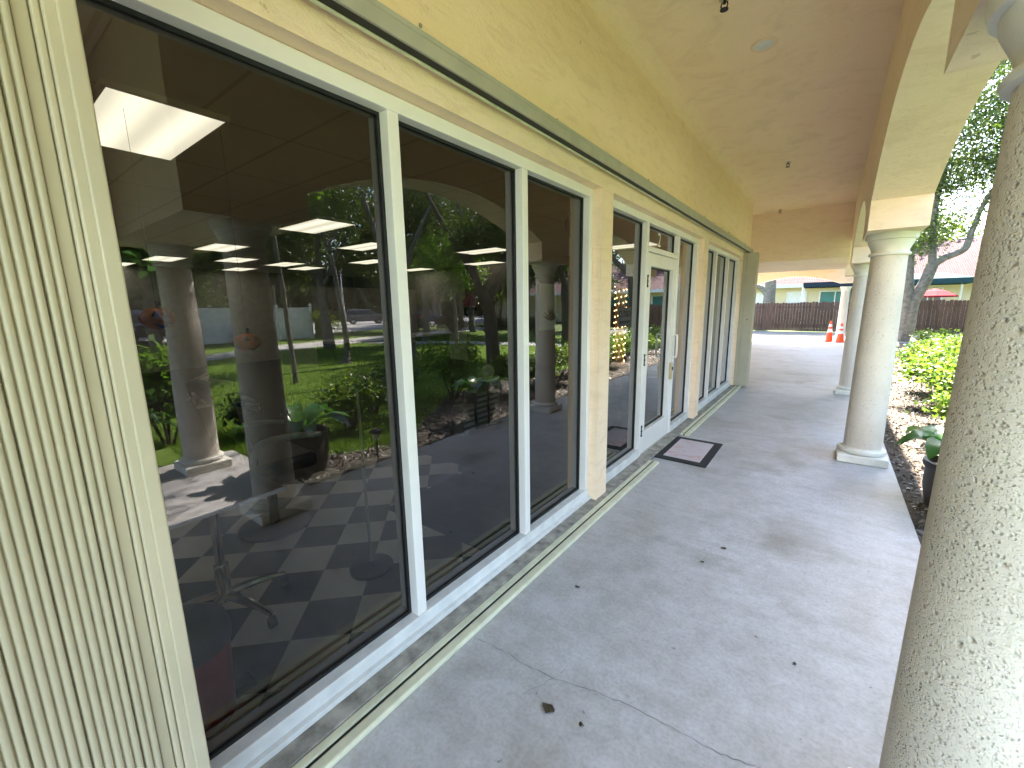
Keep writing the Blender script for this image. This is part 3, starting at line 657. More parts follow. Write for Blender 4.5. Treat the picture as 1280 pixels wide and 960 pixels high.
# ------------------------------------------------------------------ stone columns
def column(x, y, label, seg=72, ground_z=0.0):
    o = thing('stone_column', label, 'column', (x, y, ground_z), 'stone columns of the arcade')
    p_ = MB(); p_.box(x - 0.20, x + 0.20, y - 0.20, y + 0.20, ground_z, 0.085); p_.build('plinth', M['stone_smooth'], o, bevel=0.012)
    b_ = MB(); b_.lathe([(0.160, 0.085), (0.186, 0.092), (0.193, 0.110), (0.186, 0.128), (0.162, 0.136), (0.160, 0.150)], x, y, seg); b_.build('base_ring', M['stone_smooth'], o, smooth=50)
    s = MB(); pr = [(0.155 - 0.021 * (i / 24) ** 1.5, 0.150 + i * (2.02 - 0.150) / 24) for i in range(25)]; s.lathe(pr, x, y, seg); s.build('shaft', M['stone'], o, smooth=60)
    c_ = MB(); c_.lathe([(0.134, 2.02), (0.151, 2.024), (0.156, 2.036), (0.149, 2.048), (0.138, 2.052), (0.139, 2.075), (0.149, 2.100), (0.160, 2.122), (0.168, 2.140), (0.171, 2.160), (0.186, 2.165), (0.191, 2.185), (0.191, 2.219)], x, y, seg)
    c_.build('capital', M['stone_smooth'], o, smooth=50)
    return o
col0 = column(COLX, 1.376, 'large pitted stone column in the foreground, shaded, carrying the corner beam', 128)
column(COLX, 5.44, 'pale stone column opposite the glass door, with a potted plant beside its base')
column(COLX, 9.42, 'pale stone column at the far window wall, third one along the walkway')
dup(col0, (COLX, 22.25, 0), 'bluish white stone column far away behind the traffic cones')
dup(col0, (2.02, 1.376, 0), 'sunlit stone column at the outer corner, reflected in the nearest window')
dup(col0, (0.62, 13.4, 0), 'stone column hidden behind the third one, under the cross beam')

# ------------------------------------------------------------------ ceiling fittings
def sprinkler(x, y, z, label):
    o = thing('sprinkler_head', label, 'sprinkler', (x, y, z), 'sprinkler heads')
    a = MB(); a.lathe([(0.034, -0.006), (0.034, 0.0)], x, y, 20, z); a.build('rose', M['brass'], o)
    a = MB(); a.tube([(x, y, z - 0.006), (x, y, z - 0.03)], 0.010, 8)
    a.tube(smooth_path([(x - 0.014, y, z - 0.02), (x - 0.020, y, z - 0.042), (x - 0.004, y, z - 0.062)], 4), 0.004, 6); a.tube(smooth_path([(x + 0.014, y, z - 0.02), (x + 0.020, y, z - 0.042), (x + 0.004, y, z - 0.062)], 4), 0.004, 6)
    a.lathe([(0.026, -0.066), (0.026, -0.062)], x, y, 14, z); a.build('deflector', M['black'], o, smooth=40)
sprinkler(-0.75, 3.35, HC, 'dark sprinkler head on the porch ceiling, nearest one, cut by the top edge')
sprinkler(-0.69, 7.45, HC, 'dark sprinkler head in the middle of the porch ceiling')
sprinkler(-1.08, 11.0, HC, 'small sprinkler head on the porch ceiling just before the cross beam')
sprinkler(-4.2, 2.55, 2.80, 'sprinkler head on the dark ceiling inside the shop')
def downlight(x, y, label):
    o = thing('downlight', label, 'downlight', (x, y, HC), 'porch downlights')
    a = MB(); a.lathe([(0.068, -0.004), (0.085, -0.010), (0.092, -0.004), (0.092, 0)], x, y, 32, HC); a.build('trim_ring', M['stucco'], o, smooth=40)
    a = MB(); a.lathe([(0.066, -0.006), (0.066, -0.001)], x, y, 32, HC); a.build('lens', M['bulb_off'], o)
downlight(-0.61, 4.08, 'round downlight set in the porch ceiling, the near one')
downlight(-1.28, 11.0, 'round downlight near the cross beam, beside a sprinkler head')

# ------------------------------------------------------------------ doormat
o = thing('doormat', 'black rubber doormat with a faded pink and grey centre in front of the door', 'doormat', (-1.11, 4.72, 0))
a = MB(); a.prism([(-1.375, 4.30), (-0.845, 4.28), (-0.850, 5.15), (-1.378, 5.16)], 'z', 0.0015, 0.012); a.build('border', M['rubber'], o, bevel=0.004)
a = MB(); a.prism([(-1.295, 4.39), (-0.925, 4.375), (-0.930, 5.06), (-1.297, 5.07)], 'z', 0.0122, 0.0145); a.build('carpet', M['matp'], o)

# ------------------------------------------------------------------ traffic cones
def cone(x, y, h, label):
    o = thing('traffic_cone', label, 'traffic cone', (x, y, 0), 'traffic cones by the far column')
    a = MB(); a.box(x - 0.17, x + 0.17, y - 0.17, y + 0.17, 0, 0.035); a.build('base', M['orange'], o, bevel=0.012)
    rad = lambda z: 0.135 - (0.135 - 0.032) * z / h
    a = MB(); a.lathe([(rad(0.03), 0.03), (rad(h), h)], x, y, 24); a.build('body', M['orange'], o, smooth=40)
    for z0, z1 in ((0.45 * h, 0.62 * h), (0.72 * h, 0.84 * h)):
        a = MB(); a.lathe([(rad(z0) + .002, z0), (rad(z1) + .002, z1)], x, y, 24); a.build('reflective_band', M['reflective'], o, smooth=40)
cone(0.03, 21.7, 0.85, 'taller orange traffic cone with white bands in front of the dark fence')
cone(0.39, 21.55, 0.76, 'shorter orange traffic cone in front of the bluish far column')

# ------------------------------------------------------------------ fences
fo = thing('wooden_fence', 'dark weathered wooden board fence across the far end', 'fence', (0, 29.4, 0)); a = MB()
x = -12.0
while x < 12:
    w_ = 0.138; h = 1.62 + random.uniform(-0.03, 0.03); yo = 29.4 + random.uniform(-0.006, 0.006)
    a.prism([(x, 0.0), (x + w_, 0.0), (x + w_, h - 0.03), (x + w_ - 0.03, h), (x + 0.03, h), (x, h - 0.03)], 'y', yo, yo + 0.018); x += w_ + 0.006
a.build('board_panel', M['fence'], fo)
a = MB()
for z in (0.3, 1.3): a.box(-12, 12, 29.43, 29.47, z, z + 0.09)
a.build('rail', M['fence'], fo)
fo = thing('vinyl_fence', 'white vinyl privacy fence beyond the lawn and footpath', 'fence', (21, 9.5, 0))
for k in range(4):
    y = 7.0 + k * 1.9
    a = MB(); a.box(20.94, 21.06, y - 0.06, y + 0.06, -0.1, 1.86); a.lathe([(0.10, 1.86), (0.10, 1.89), (0.001, 1.96)], 21, y, 4); a.build('post', M['vinyl'], fo, bevel=0.01)
    if k < 3:
        a = MB(); a.box(20.98, 21.02, y + 0.06, y + 1.84, 0.02, 1.70)
        for j in range(11): a.box(20.972, 21.028, y + 0.075 + j * 0.16, y + 0.225 + j * 0.16, 0.05, 1.62)
        a.box(20.955, 21.045, y + 0.06, y + 1.84, 1.62, 1.76); a.build('board_panel', M['vinyl'], fo, bevel=0.004)

# ------------------------------------------------------------------ house beyond the fence
ho = thing('house', 'cream house with pink clay tile roof behind the wooden fence', 'house', (2, 40, 0))
a = MB(); a.box(-30, 30, 38.4, 50, 0, 2.95); a.build('wall', M['cream'], ho)
a = MB()
a.face([(-31, 37.5, 2.95), (31, 37.5, 2.95), (26, 45, 6.0), (-26, 45, 6.0)]); a.face([(31, 37.5, 2.95), (31, 52, 2.95), (26, 45, 6.0)]); a.face([(-31, 52, 2.95), (-31, 37.5, 2.95), (-26, 45, 6.0)]); a.face([(31, 52, 2.95), (-31, 52, 2.95), (-26, 45, 6.0), (26, 45, 6.0)])
a.build('roof', M['roof'], ho, fix=False)
a = MB(); a.box(-31, 31, 37.44, 37.56, 2.68, 2.945); a.box(-31, 31, 37.56, 38.4, 2.75, 2.80); a.build('eave', M['trimw'], ho)
for k, (x, wd, mt) in enumerate([(-4.6, 1.5, 'trimw'), (-2.2, 1.1, 'trimw'), (0.1, 1.7, 'teal'), (4.9, 1.2, 'carglass'), (8.6, 2.6, 'teal'), (13.0, 2.2, 'teal'), (18.0, 2.4, 'teal'), (-9, 1.8, 'teal')]):
    f = MB()
    for q in ((x - wd / 2 - 0.08, x - wd / 2, 0.95, 2.42), (x + wd / 2, x + wd / 2 + 0.08, 0.95, 2.42), (x - wd / 2, x + wd / 2, 2.34, 2.42), (x - wd / 2, x + wd / 2, 0.95, 1.03), (x - 0.03, x + 0.03, 1.03, 2.34)):
        f.box(q[0], q[1], 38.32, 38.42, q[2], q[3])
    fo_ = f.build('window', M['trimw'], ho)
    f = MB(); f.face([(x - wd / 2, 38.37, 1.03), (x + wd / 2, 38.37, 1.03), (x + wd / 2, 38.37, 2.34), (x - wd / 2, 38.37, 2.34)]); f.build('pane', M[mt], fo_)
def canopy(cx, cy, wx, wy, z0, z1, mt, label):
    o = thing('canopy_tent', label, 'canopy', (cx, cy, 0)); a = MB()
    c4 = [(cx - wx / 2, cy - wy / 2), (cx + wx / 2, cy - wy / 2), (cx + wx / 2, cy + wy / 2), (cx - wx / 2, cy + wy / 2)]
    for i in range(4):
        p0, p1 = c4[i], c4[(i + 1) % 4]
        a.face([(*p0, z0 + 0.3), (*p1, z0 + 0.3), (cx + (p1[0] - cx) * .35, cy + (p1[1] - cy) * .35, z1), (cx + (p0[0] - cx) * .35, cy + (p0[1] - cy) * .35, z1)])
        a.face([(*p0, z0), (*p1, z0), (*p1, z0 + 0.3), (*p0, z0 + 0.3)])
    a.face([(cx + (q[0] - cx) * .35, cy + (q[1] - cy) * .35, z1) for q in c4]); a.build('canvas_top', M[mt], o)
    for q in c4:
        b_ = MB(); b_.tube([(q[0], q[1], 0), (q[0], q[1], z0 + 0.05)], 0.04, 8); b_.build('pole', M['trimw'], o)
canopy(4.2, 34.2, 3.4, 2.6, 2.50, 3.15, 'canvas_teal', 'dark teal canopy above the fence beside the forked tree')
canopy(0.0, 34.4, 3.2, 2.4, 2.55, 2.86, 'canvas_slate', 'slate grey canopy above the fence, seen under the far arch')
o = thing('parasol', 'red parasol peeping over the wooden fence behind the forked tree', 'parasol', (4.35, 32.3, 0))
a = MB(); a.tube([(4.35, 32.3, 0), (4.35, 32.3, 2.2)], 0.03, 8); a.build('pole', M['trimw'], o)
a = MB(); a.lathe([(0.95, 1.78), (0.94, 1.86), (0.45, 2.12), (0.02, 2.24)], 4.35, 32.3, 8); a.build('canvas', M['canvas_red'], o)
# small sign post, light post
o = thing('lamp_post', 'slim white lamp post beside the far car park', 'lamp post', (36, 24.0, 0))
a = MB(); a.tube([(36, 24, -0.1), (36, 24, 5.2)], [0.09, 0.055], 10); a.build('post', M['trimw'], o, smooth=40)
a = MB(); a.box(35.6, 36.1, 23.88, 24.12, 5.2, 5.32); a.build('lamp_head', M['trimw'], o, bevel=0.02)

# ------------------------------------------------------------------ cars
def car(loc, rz, paint, label, suv=True, s=1.0):
    o = thing('parked_car', label, 'car', loc, 'cars parked beyond the lawn')
    ox, oy, oz = loc
    def bl(mb, dx=0): mb.v = [(ox + x * s, oy + y * s, oz + z * s) for x, y, z in mb.v]; return mb
    L, W = 4.6, 1.82
    if suv: lo = [(-2.28, .38), (-2.3, .75), (-2.22, 1.02), (-1.0, 1.10), (1.2, 1.10), (2.2, 1.0), (2.3, .7), (2.27, .38)]; hi = [(-2.18, 1.08), (-1.85, 1.62), (-1.3, 1.72), (0.5, 1.70), (1.15, 1.10)]
    else: lo = [(-2.28, .35), (-2.3, .7), (-2.2, .92), (-1.2, .98), (1.1, .98), (2.2, .85), (2.3, .62), (2.27, .35)]; hi = [(-1.85, .96), (-1.2, 1.38), (0.1, 1.44), (1.0, .98)]
    b = MB(); b.prism(lo, 'y', -W / 2, W / 2)
    top = [(x * 0.93, z - 0.0) for x, z in hi]
    n = len(hi); q = len(b.v)
    b.v += [(x, -W / 2 + 0.06 + 0.22 * max(0, (z - 1.0)) / .7, z) for x, z in hi] + [(x, W / 2 - 0.06 - 0.22 * max(0, (z - 1.0)) / .7, z) for x, z in hi]
    b.f += [tuple(q + i for i in range(n)), tuple(q + n + i for i in reversed(range(n)))] + [(q + i, q + (i + 1) % n, q + n + (i + 1) % n, q + n + i) for i in range(n)]; b.m += [0] * (n + 2)
    bl(b).build('body', M[paint], o, bevel=0.05)
    gm = MB(); zc = 1.14 if suv else 1.02; zt = 1.60 if suv else 1.36
    for sg in (-1, 1):
        y0_ = sg * (W / 2 - 0.06 - 0.22 * max(0, zc - 1) / .7 + 0.004); y1_ = sg * (W / 2 - 0.06 - 0.22 * max(0, zt - 1) / .7 + 0.004)
        xs = [(-1.95, -1.0), (-0.92, -0.05), (0.03, 0.95)] if suv else [(-1.45, -0.5), (-0.42, 0.80)]
        for xa, xc in xs: gm.face([(xa, y0_, zc), (xc, y0_, zc), (min(xc, 0.62 if suv else .3), y1_, zt), (max(xa, -1.75 if suv else -1.1), y1_, zt)])
    hw = W / 2 - 0.22
    gm.face([(hi[-1][0] + 0.004, -hw, hi[-1][1] + .05), (hi[-1][0] + 0.004, hw, hi[-1][1] + .05), (hi[-2][0] + 0.03, hw - .1, hi[-2][1] - .05), (hi[-2][0] + 0.03, -hw + .1, hi[-2][1] - .05)])
    gm.face([(hi[0][0] - 0.004, -hw, hi[0][1] + .06), (hi[1][0] - 0.02, -hw + .1, hi[1][1] - .04), (hi[1][0] - 0.02, hw - .1, hi[1][1] - .04), (hi[0][0] - 0.004, hw, hi[0][1] + .06)])
    bl(gm).build('car_window', M['carglass'], o)
    for x in (-1.4, 1.42):
        for sg in (-1, 1):
            t_ = MB(); t_.lathe([(0.34, -0.11), (0.35, 0), (0.34, 0.11)], 0, 0, 24); t_.v = [(x + a_, sg * (W / 2 - 0.09) + c_, 0.35 + b_) for a_, b_, c_ in t_.v]
            wo_ = bl(t_).build('wheel', M['rubber'], o, smooth=40)
            t_ = MB(); t_.lathe([(0.21, -0.115), (0.21, 0.115)], 0, 0, 16); t_.v = [(x + a_, sg * (W / 2 - 0.085) + c_, 0.35 + b_) for a_, b_, c_ in t_.v]; bl(t_).build('rim', M['chrome'], wo_)
    for sg in (-1, 1):
        t_ = MB(); t_.box(-2.32, -2.2, sg * 0.75 - .12, sg * 0.75 + .12, .78, .98); bl(t_).build('tail_light', M['taillight'], o)
        t_ = MB(); t_.box(2.2, 2.31, sg * 0.72 - .15, sg * 0.72 + .15, .72, .86); bl(t_).build('headlight', M['trimw'], o)
    o.rotation_euler.z = rz
    return o
def mirror_car(x, y, *a, **k): return car((x, y, -0.05), *a, **k)
mirror_car(40, 29.0, R(118), 'carsilver', 'grey estate car parked across the pale car park')
mirror_car(26.6, 4.1, R(95), 'carred', 'red car parked behind the outer corner column')
mirror_car(27.2, 6.4, R(185), 'cardark', 'dark car parked next to the red one', suv=True)
mirror_car(27.5, 27.0, R(70), 'cardark', 'dark blue low car beyond the dark hedge', suv=False)

# ------------------------------------------------------------------ pots and plants
def strap_leaves(cx, cy, z, n, L, wd, rise, spread0=0.03, dirs=None):
    V = []
    for i in range(n):
        a = dirs[i] if dirs else 2 * math.pi * (i + random.random() * 0.7) / n; l = L * random.uniform(0.7, 1.1); r_ = rise * random.uniform(0.6, 1.15); K = 7
        d = Vector((math.cos(a), math.sin(a), 0)); s = Vector((-d.y, d.x, 0)); prev = None
        for k in range(K + 1):
            u = k / K; c = Vector((cx, cy, z)) + d * (spread0 + l * u) + Vector((0, 0, r_ * (2.1 * u - 1.7 * u * u)))
            hw = wd * (0.25 + math.sin(math.pi * min(1, u * 0.94 + 0.04)) ** 0.7) * 0.5 * (1 if u < 0.97 else 0.2)
            cur = (c - s * hw + Vector((0, 0, hw * .35)), c, c + s * hw + Vector((0, 0, hw * .35)))
            if prev:
                V += [prev[0], cur[0], cur[1], prev[1], prev[1], cur[1], cur[2], prev[2]]
            prev = cur
    return np.array([tuple(q) for q in V])
def strap_mesh(name, V, mat, parent):
    o_ = arrmesh(name, V, 0, mat, parent)
    bm = bmesh.new(); bm.from_mesh(o_.data); bmesh.ops.remove_doubles(bm, verts=bm.verts, dist=1e-4); bm.to_mesh(o_.data); bm.free()
    o_.data.polygons.foreach_set('use_smooth', [True] * len(o_.data.polygons)); return o_
def potted(cx, cy, r_, h, mat, n, L, wd, rise, label, zg=-0.06, dirs=None):
    o = thing('potted_plant', label, 'potted plant', (cx, cy, zg)); a = MB()
    a.lathe([(r_ * .70, 0), (r_ * .86, h * .12), (r_, h * .5), (r_ * 1.0, h * .86), (r_ * 1.08, h * .90), (r_ * 1.08, h), (r_ * .94, h), (r_ * .9, h * .88)], cx, cy, 36, zg); a.build('pot', M[mat], o, smooth=45)
    a = MB(); a.lathe([(r_ * .93, h * .87), (r_ * .5, h * .90), (0.001, h * .92)], cx, cy, 20, zg); a.build('soil', M['mulch'], o)
    strap_mesh('leaves', strap_leaves(cx, cy, zg + h * .9, n, L, wd, rise, dirs=dirs), M['broad'], o); return o
potted(0.92, 4.52, 0.20, 0.42, 'pot', 13, 0.42, 0.15, 0.33, 'brown glazed pot with broad green leaves beside the column opposite the door')
potted(1.10, 1.98, 0.24, 0.46, 'pot', 14, 0.55, 0.12, 0.36, 'dark pot with long arching leaves on the soil by the nearest column')
potted(2.62, 0.95, 0.17, 0.34, 'terracotta', 16, 0.38, 0.08, 0.45, 'terracotta pot plant by the sunlit outer corner column', zg=-0.05)
o = thing('solar_light', 'black solar garden light staked in the mulch at the walkway edge', 'garden light', (0.78, 2.62, -0.06))
a = MB(); a.tube([(0.78, 2.62, -0.08), (0.78, 2.62, 0.20)], 0.010, 8); a.build('stake', M['plastic_black'], o)
a = MB(); a.lathe([(0.022, 0.19), (0.036, 0.27), (0.036, 0.28)], 0.78, 2.62, 16); a.build('lens', M['bulb_off'], o, smooth=40)
a = MB(); a.lathe([(0.075, 0.28), (0.070, 0.292), (0.03, 0.315), (0.001, 0.318)], 0.78, 2.62, 20); a.build('cap', M['plastic_black'], o, smooth=50)

def shrub(cx, cy, rx, ry, h, n, size, leaf, label, name='shrub', z0=-0.06, group=None, spread=0.07, bare=0.25, width=0.55):
    o = thing(name, label, 'shrub', (cx, cy, z0), group); st = MB()
    for k in range(7):
        a = random.uniform(0, 6.28); q = random.uniform(0.3, 0.8)
        st.tube(smooth_path([(cx + 0.04 * math.cos(a), cy + 0.04 * math.sin(a), z0), (cx + rx * q * .5 * math.cos(a), cy + ry * q * .5 * math.sin(a), z0 + h * .35), (cx + rx * q * math.cos(a), cy + ry * q * math.sin(a), z0 + h * .8)], 4), [0.016 - 0.0014 * i for i in range(9)], 6, True, 0.1)
    st.build('stems', M['bark_dark'], o, fix=False)
    cl = []
    for k in range(9):
        a = random.uniform(0, 6.28); q = random.uniform(0.1, 0.75)
        cl.append((cx + rx * q * math.cos(a), cy + ry * q * math.sin(a), z0 + h * random.uniform(bare + 0.2, 0.82), rx * random.uniform(.3, .5), ry * random.uniform(.3, .5), h * random.uniform(.16, .26)))
    arrmesh('leaves', leaf_quads(cloud(cl, n, 14, spread), size, up=0.5, width=width), n, M[leaf], o)
    return o
HG = 'hedge shrubs along the walkway'
words = ['bright green hedge shrub next to the column opposite the door', 'yellow green hedge shrub second from the door column', 'yellow green hedge shrub near the third column', 'sunny hedge shrub just past the third column', 'pale yellow hedge shrub halfway to the wooden fence', 'low hedge shrub toward the wooden fence', 'last hedge shrub before the forked tree']
for k, (x, y, h) in enumerate([(1.55, 6.5, .78), (1.60, 7.8, .80), (1.62, 9.2, .86), (1.75, 10.7, .85), (1.95, 12.4, .84), (2.15, 14.4, .82), (2.5, 17.0, .8)]):
    shrub(x, y, 0.62, 0.85, h, 3600, 0.070, 'hedge', words[k], 'hedge_shrub', group=HG)
shrub(2.35, 5.4, .6, .7, 1.0, 2600, .08, 'light_leaf', 'bright leafy shrub under the dark oak trunk')
shrub(2.1, 3.1, .45, .5, .72, 2000, .06, 'hedge', 'small yellow leaved shrub at the lawn edge')
shrub(2.7, 3.9, .6, .55, .6, 2000, .06, 'dark_leaf', 'low dark shrub at the lawn edge by the small yellow one')
shrub(3.3, 4.9, .7, .6, .65, 2000, .06, 'dark_leaf', 'low dark spreading shrub further along the lawn edge')
shrub(3.45, 1.45, .55, .6, 1.25, 3200, .13, 'light_leaf', 'tall leafy shrub behind the sunlit corner column')
shrub(3.0, 2.3, .5, .4, .55, 1500, .07, 'dark_leaf', 'low dark shrub near the corner column')
shrub(20.2, 13.2, .8, .8, 1.7, 1600, .10, 'yellow_leaf', 'scraggly pale shrub at the end of the white vinyl fence', spread=.15)
shrub(20.3, 9.2, .5, 1.2, .8, 1200, .10, 'dark_leaf', 'low dark shrub against the white vinyl fence', spread=.12)
for x, y, w2 in [(11.0, 17.0, 'leftmost dark clipped hedge shrub beyond the footpath'), (13.2, 16.2, 'dark hedge shrub beyond the footpath, second from left'), (15.3, 15.2, 'dark hedge shrub where the two footpaths meet'), (8.8, 17.9, 'dark hedge shrub beyond the footpath behind the oak'), (6.6, 18.5, 'dark hedge shrub at the end of the footpath')]:
    shrub(x, y, 1.3, .9, 1.25, 2600, .11, 'dark_leaf', w2, 'hedge_shrub', group='dark hedge shrubs beyond the footpath', spread=.12)

# ------------------------------------------------------------------ trees
tree('large oak tree with thick dark forking trunk at the lawn edge', (4.9, 9.65, -0.06),
     [([(4.9, 9.65, -.08), (4.9, 9.6, 0.8), (4.9, 9.5, 1.5), (4.9, 9.2, 2.1)], .23, .17), ([(4.9, 9.22, 1.9), (4.9, 8.8, 2.6), (5.2, 8.2, 3.6), (5.4, 7.6, 4.6)], .13, .05), ([(4.9, 9.4, 1.7), (4.9, 10.0, 2.5), (4.8, 10.5, 3.4), (4.6, 11.2, 4.6)], .15, .05), ([(4.9, 9.2, 2.0), (5.6, 9.4, 3.4), (6.2, 9.6, 5.2)], .12, .04), ([(4.9, 9.3, 2.1), (4.0, 9.4, 3.2), (3.4, 9.3, 4.2)], .09, .03), ([(3.4, 9.3, 4.1), (2.6, 9.0, 6.2), (2.0, 7.8, 8.2), (1.3, 7.2, 8.7)], .05, .015)],
     [(4.6, 10.8, 4.5, 1.6, 1.5, 1.1), (3.6, 9.4, 4.4, 1.2, 1.3, .8), (5.0, 9.0, 3.4, 1.3, 1.2, .5), (7.2, 12.2, 4.4, 1.5, 1.2, 1.0), (5.8, 11.8, 5.6, 2.0, 1.6, 1.2), (1.9, 8.4, 5.3, .9, 1.1, .6), (2.0, 10.2, 5.8, 1.0, 1.2, .6), (2.8, 9.4, 5.0, .8, 1.0, .5), (1.25, 7.2, 8.6, .75, .8, .5), (2.1, 7.9, 8.9, .6, .7, .5)], 38000, .10, 'oak', 'bark_dark')
tree('slender bent tree alone on the sunny lawn', (8.9, 7.26, -0.06),
     [([(8.9, 7.26, -.08), (8.9, 7.32, .5), (8.9, 7.3, 1.1), (8.9, 7.24, 1.9), (8.9, 7.12, 2.95), (8.9, 6.9, 3.6), (9.0, 6.7, 4.6)], .10, .05), ([(8.9, 7.26, -.08), (8.9, 7.27, .12)], .22, .12), ([(8.9, 6.95, 3.4), (8.8, 7.6, 4.2)], .04, .02)],
     [(9.0, 6.5, 4.9, 1.6, 1.5, 1.1), (8.9, 7.7, 4.7, 1.3, 1.2, .9), (9.3, 5.6, 4.6, 1.2, 1.1, .8)], 5500, .12, 'oak')
tree('leaning tree with thick pale grey trunk behind the lawn', (7.9, 9.1, -0.06),
     [([(7.9, 9.1, -.08), (7.9, 8.95, .9), (7.9, 8.75, 2.0), (8.1, 8.3, 3.4), (8.4, 7.9, 5)], .24, .08), ([(7.9, 8.7, 2.2), (7.8, 9.3, 3.6), (7.6, 10, 5)], .11, .04)],
     [(8.4, 7.9, 5.4, .4, .4, .3), (11.0, 12.4, 5.6, 2.2, 1.8, 1.4)], 12000, .12, 'oak')
tree('big spreading tree beyond the slender bent tree, crown over the footpath', (14.2, 9.8, -0.06),
     [([(14.2, 9.8, -.08), (14.2, 9.7, 1.4), (14.0, 9.5, 3.0), (13.6, 9.3, 4.6)], .24, .10), ([(14.0, 9.6, 2.6), (14.2, 10.6, 4.0), (14.4, 11.4, 5.2)], .12, .05), ([(14.0, 9.5, 2.8), (14.2, 8.6, 4.0), (14.4, 7.6, 5.2)], .12, .05)],
     [(13.4, 9.2, 6.2, 2.2, 2.0, 1.5), (14.6, 11.6, 5.8, 2.0, 2.0, 1.4), (14.6, 7.2, 5.8, 2.0, 2.0, 1.4), (13.6, 10.4, 8.0, 2.2, 2.2, 1.4), (14.0, 8.2, 4.3, 1.5, 1.4, .6), (14.0, 12.6, 4.4, 1.4, 1.4, .6)], 26000, .13, 'oak')
tree('big spreading tree beyond the leaning grey trunk, crown over the hedge', (13.4, 14.6, -0.06),
     [([(13.4, 14.6, -.08), (13.4, 14.6, 1.4), (13.2, 14.4, 3.0), (13.0, 14.2, 4.6)], .22, .10), ([(13.2, 14.4, 2.6), (12.8, 15.4, 4.0), (12.6, 16.4, 5.2)], .12, .05), ([(13.2, 14.4, 2.6), (13.6, 13.4, 4.0)], .10, .05)],
     [(12.8, 14.2, 6.2, 2.2, 2.0, 1.5), (12.6, 16.8, 5.8, 2.0, 2.0, 1.4), (13.8, 12.8, 5.6, 1.6, 1.6, 1.2), (12.6, 15.4, 8.0, 2.2, 2.2, 1.4), (12.0, 15.4, 4.2, 1.4, 1.4, .6)], 24000, .13, 'oak')
tree('thin young tree with light trunk between the oak and the leaning tree', (8.9, 12.2, -0.06),
     [([(8.9, 12.2, -.08), (8.9, 12.17, 1.2), (8.9, 12.08, 2.5), (9, 12, 3.4)], .085, .03)], [(9, 12, 3.5, 1.3, 1.2, .9), (8.7, 12.6, 3.0, .8, .8, .6), (9.2, 11.2, 3.2, .9, .8, .6)], 7000, .11, 'light_leaf')
tree('dark forked tree seen in the third pane above the hedge', (4.2, 12.9, -0.06),
     [([(4.2, 12.9, -.08), (4.2, 12.8, 1.2), (4.2, 12.75, 2.3)], .22, .17), ([(4.2, 12.75, 2.2), (4.2, 12.2, 3.0), (4.2, 11.4, 4)], .12, .05), ([(4.2, 12.8, 2.2), (4.2, 13.5, 3.0), (4.3, 14.4, 4.2)], .12, .05)],
     [(4.2, 11.2, 4.5, 1.3, 1.3, .9), (4.4, 14.6, 4.8, 1.5, 1.5, 1.0), (4.6, 12.9, 5.4, 1.6, 1.6, .9), (4.2, 12.3, 3.5, .6, .8, .4)], 13000, .10, 'oak', 'bark_dark')
tree('dark trunked tree reflected in the entrance sidelight before the clay roof', (5.9, 23.6, -0.06),
     [([(5.9, 23.6, -.08), (5.9, 23.5, 1.5), (6.0, 23.3, 3.2), (6.1, 23.6, 4.4)], .36, .22), ([(6.0, 23.3, 3.1), (7.2, 22.8, 4.4), (8, 22.5, 5.4)], .18, .06)],
     [(6.4, 23.4, 6.4, 2.4, 2.2, 1.6), (8.0, 22.6, 6.2, 1.6, 1.6, 1.1), (7.3, 23.6, 4.6, 1.3, 1.2, .6)], 13000, .14, 'oak', 'bark_dark')
tree('forked grey oak in front of the wooden fence, right of the columns', (2.55, 24.0, -0.06),
     [([(2.50, 24, -.08), (2.52, 24, .8), (2.42, 24, 2.2), (2.30, 24, 3.6), (2.2, 24.3, 5.4)], .25, .15), ([(2.62, 24, .2), (2.66, 24, 1.5), (2.90, 24, 2.3), (3.06, 24, 3.05)], .24, .18), ([(3.06, 24, 3.0), (2.97, 24, 3.7), (2.88, 24, 5.2), (3.0, 24.2, 6.6)], .15, .07), ([(3.05, 24, 3.0), (3.35, 24, 3.25), (3.87, 24, 3.55), (4.0, 24, 4.2), (4.2, 24, 5.2), (4.7, 24, 6.4)], .16, .06)],
     [(3.0, 24, 6.3, 1.3, 1.2, 1.1), (4.3, 24, 6.4, 1.5, 1.3, 1.2), (2.7, 24, 4.4, .7, .9, .7), (3.5, 24.4, 4.6, .6, .8, .5), (4.6, 23.6, 5.0, .7, .7, .5), (3.3, 23.6, 8.0, 1.6, 1.5, 1.1), (5.2, 24, 8.2, 1.6, 1.5, 1.2), (1.9, 24, 6.2, 1.2, 1.2, 1.2), (4.0, 23.4, 9.8, 1.8, 1.5, 1.1), (2.45, 23.6, 3.75, .45, .5, .3), (1.2, 25.5, 5.6, 1.2, 1.0, .8), (-.9, 25.8, 5.9, 1.3, 1.0, .8), (-2.8, 25.6, 5.6, 1.0, .8, .6)], 38000, .125, 'oak_light', spread=.28)
tree('broad grey tree trunk behind the fence under the far arch', (-3.5, 33.4, -0.1),
     [([(-3.4, 33.4, -.1), (-3.42, 33.4, 1.6), (-3.42, 33.4, 3.6), (-3.3, 33.5, 5.5)], .42, .25), ([(-3.45, 33.4, 1.9), (-3.9, 33.4, 2.6), (-4.7, 33.3, 2.9), (-5.6, 33.2, 3.6)], .24, .08)],
     [(-3.4, 33.4, 6.6, 2.6, 2.2, 1.6), (-5.6, 33.2, 4.6, 1.4, 1.3, .8), (-1.9, 33.4, 6.2, 1.6, 1.6, 1)], 15000, .16, 'oak')
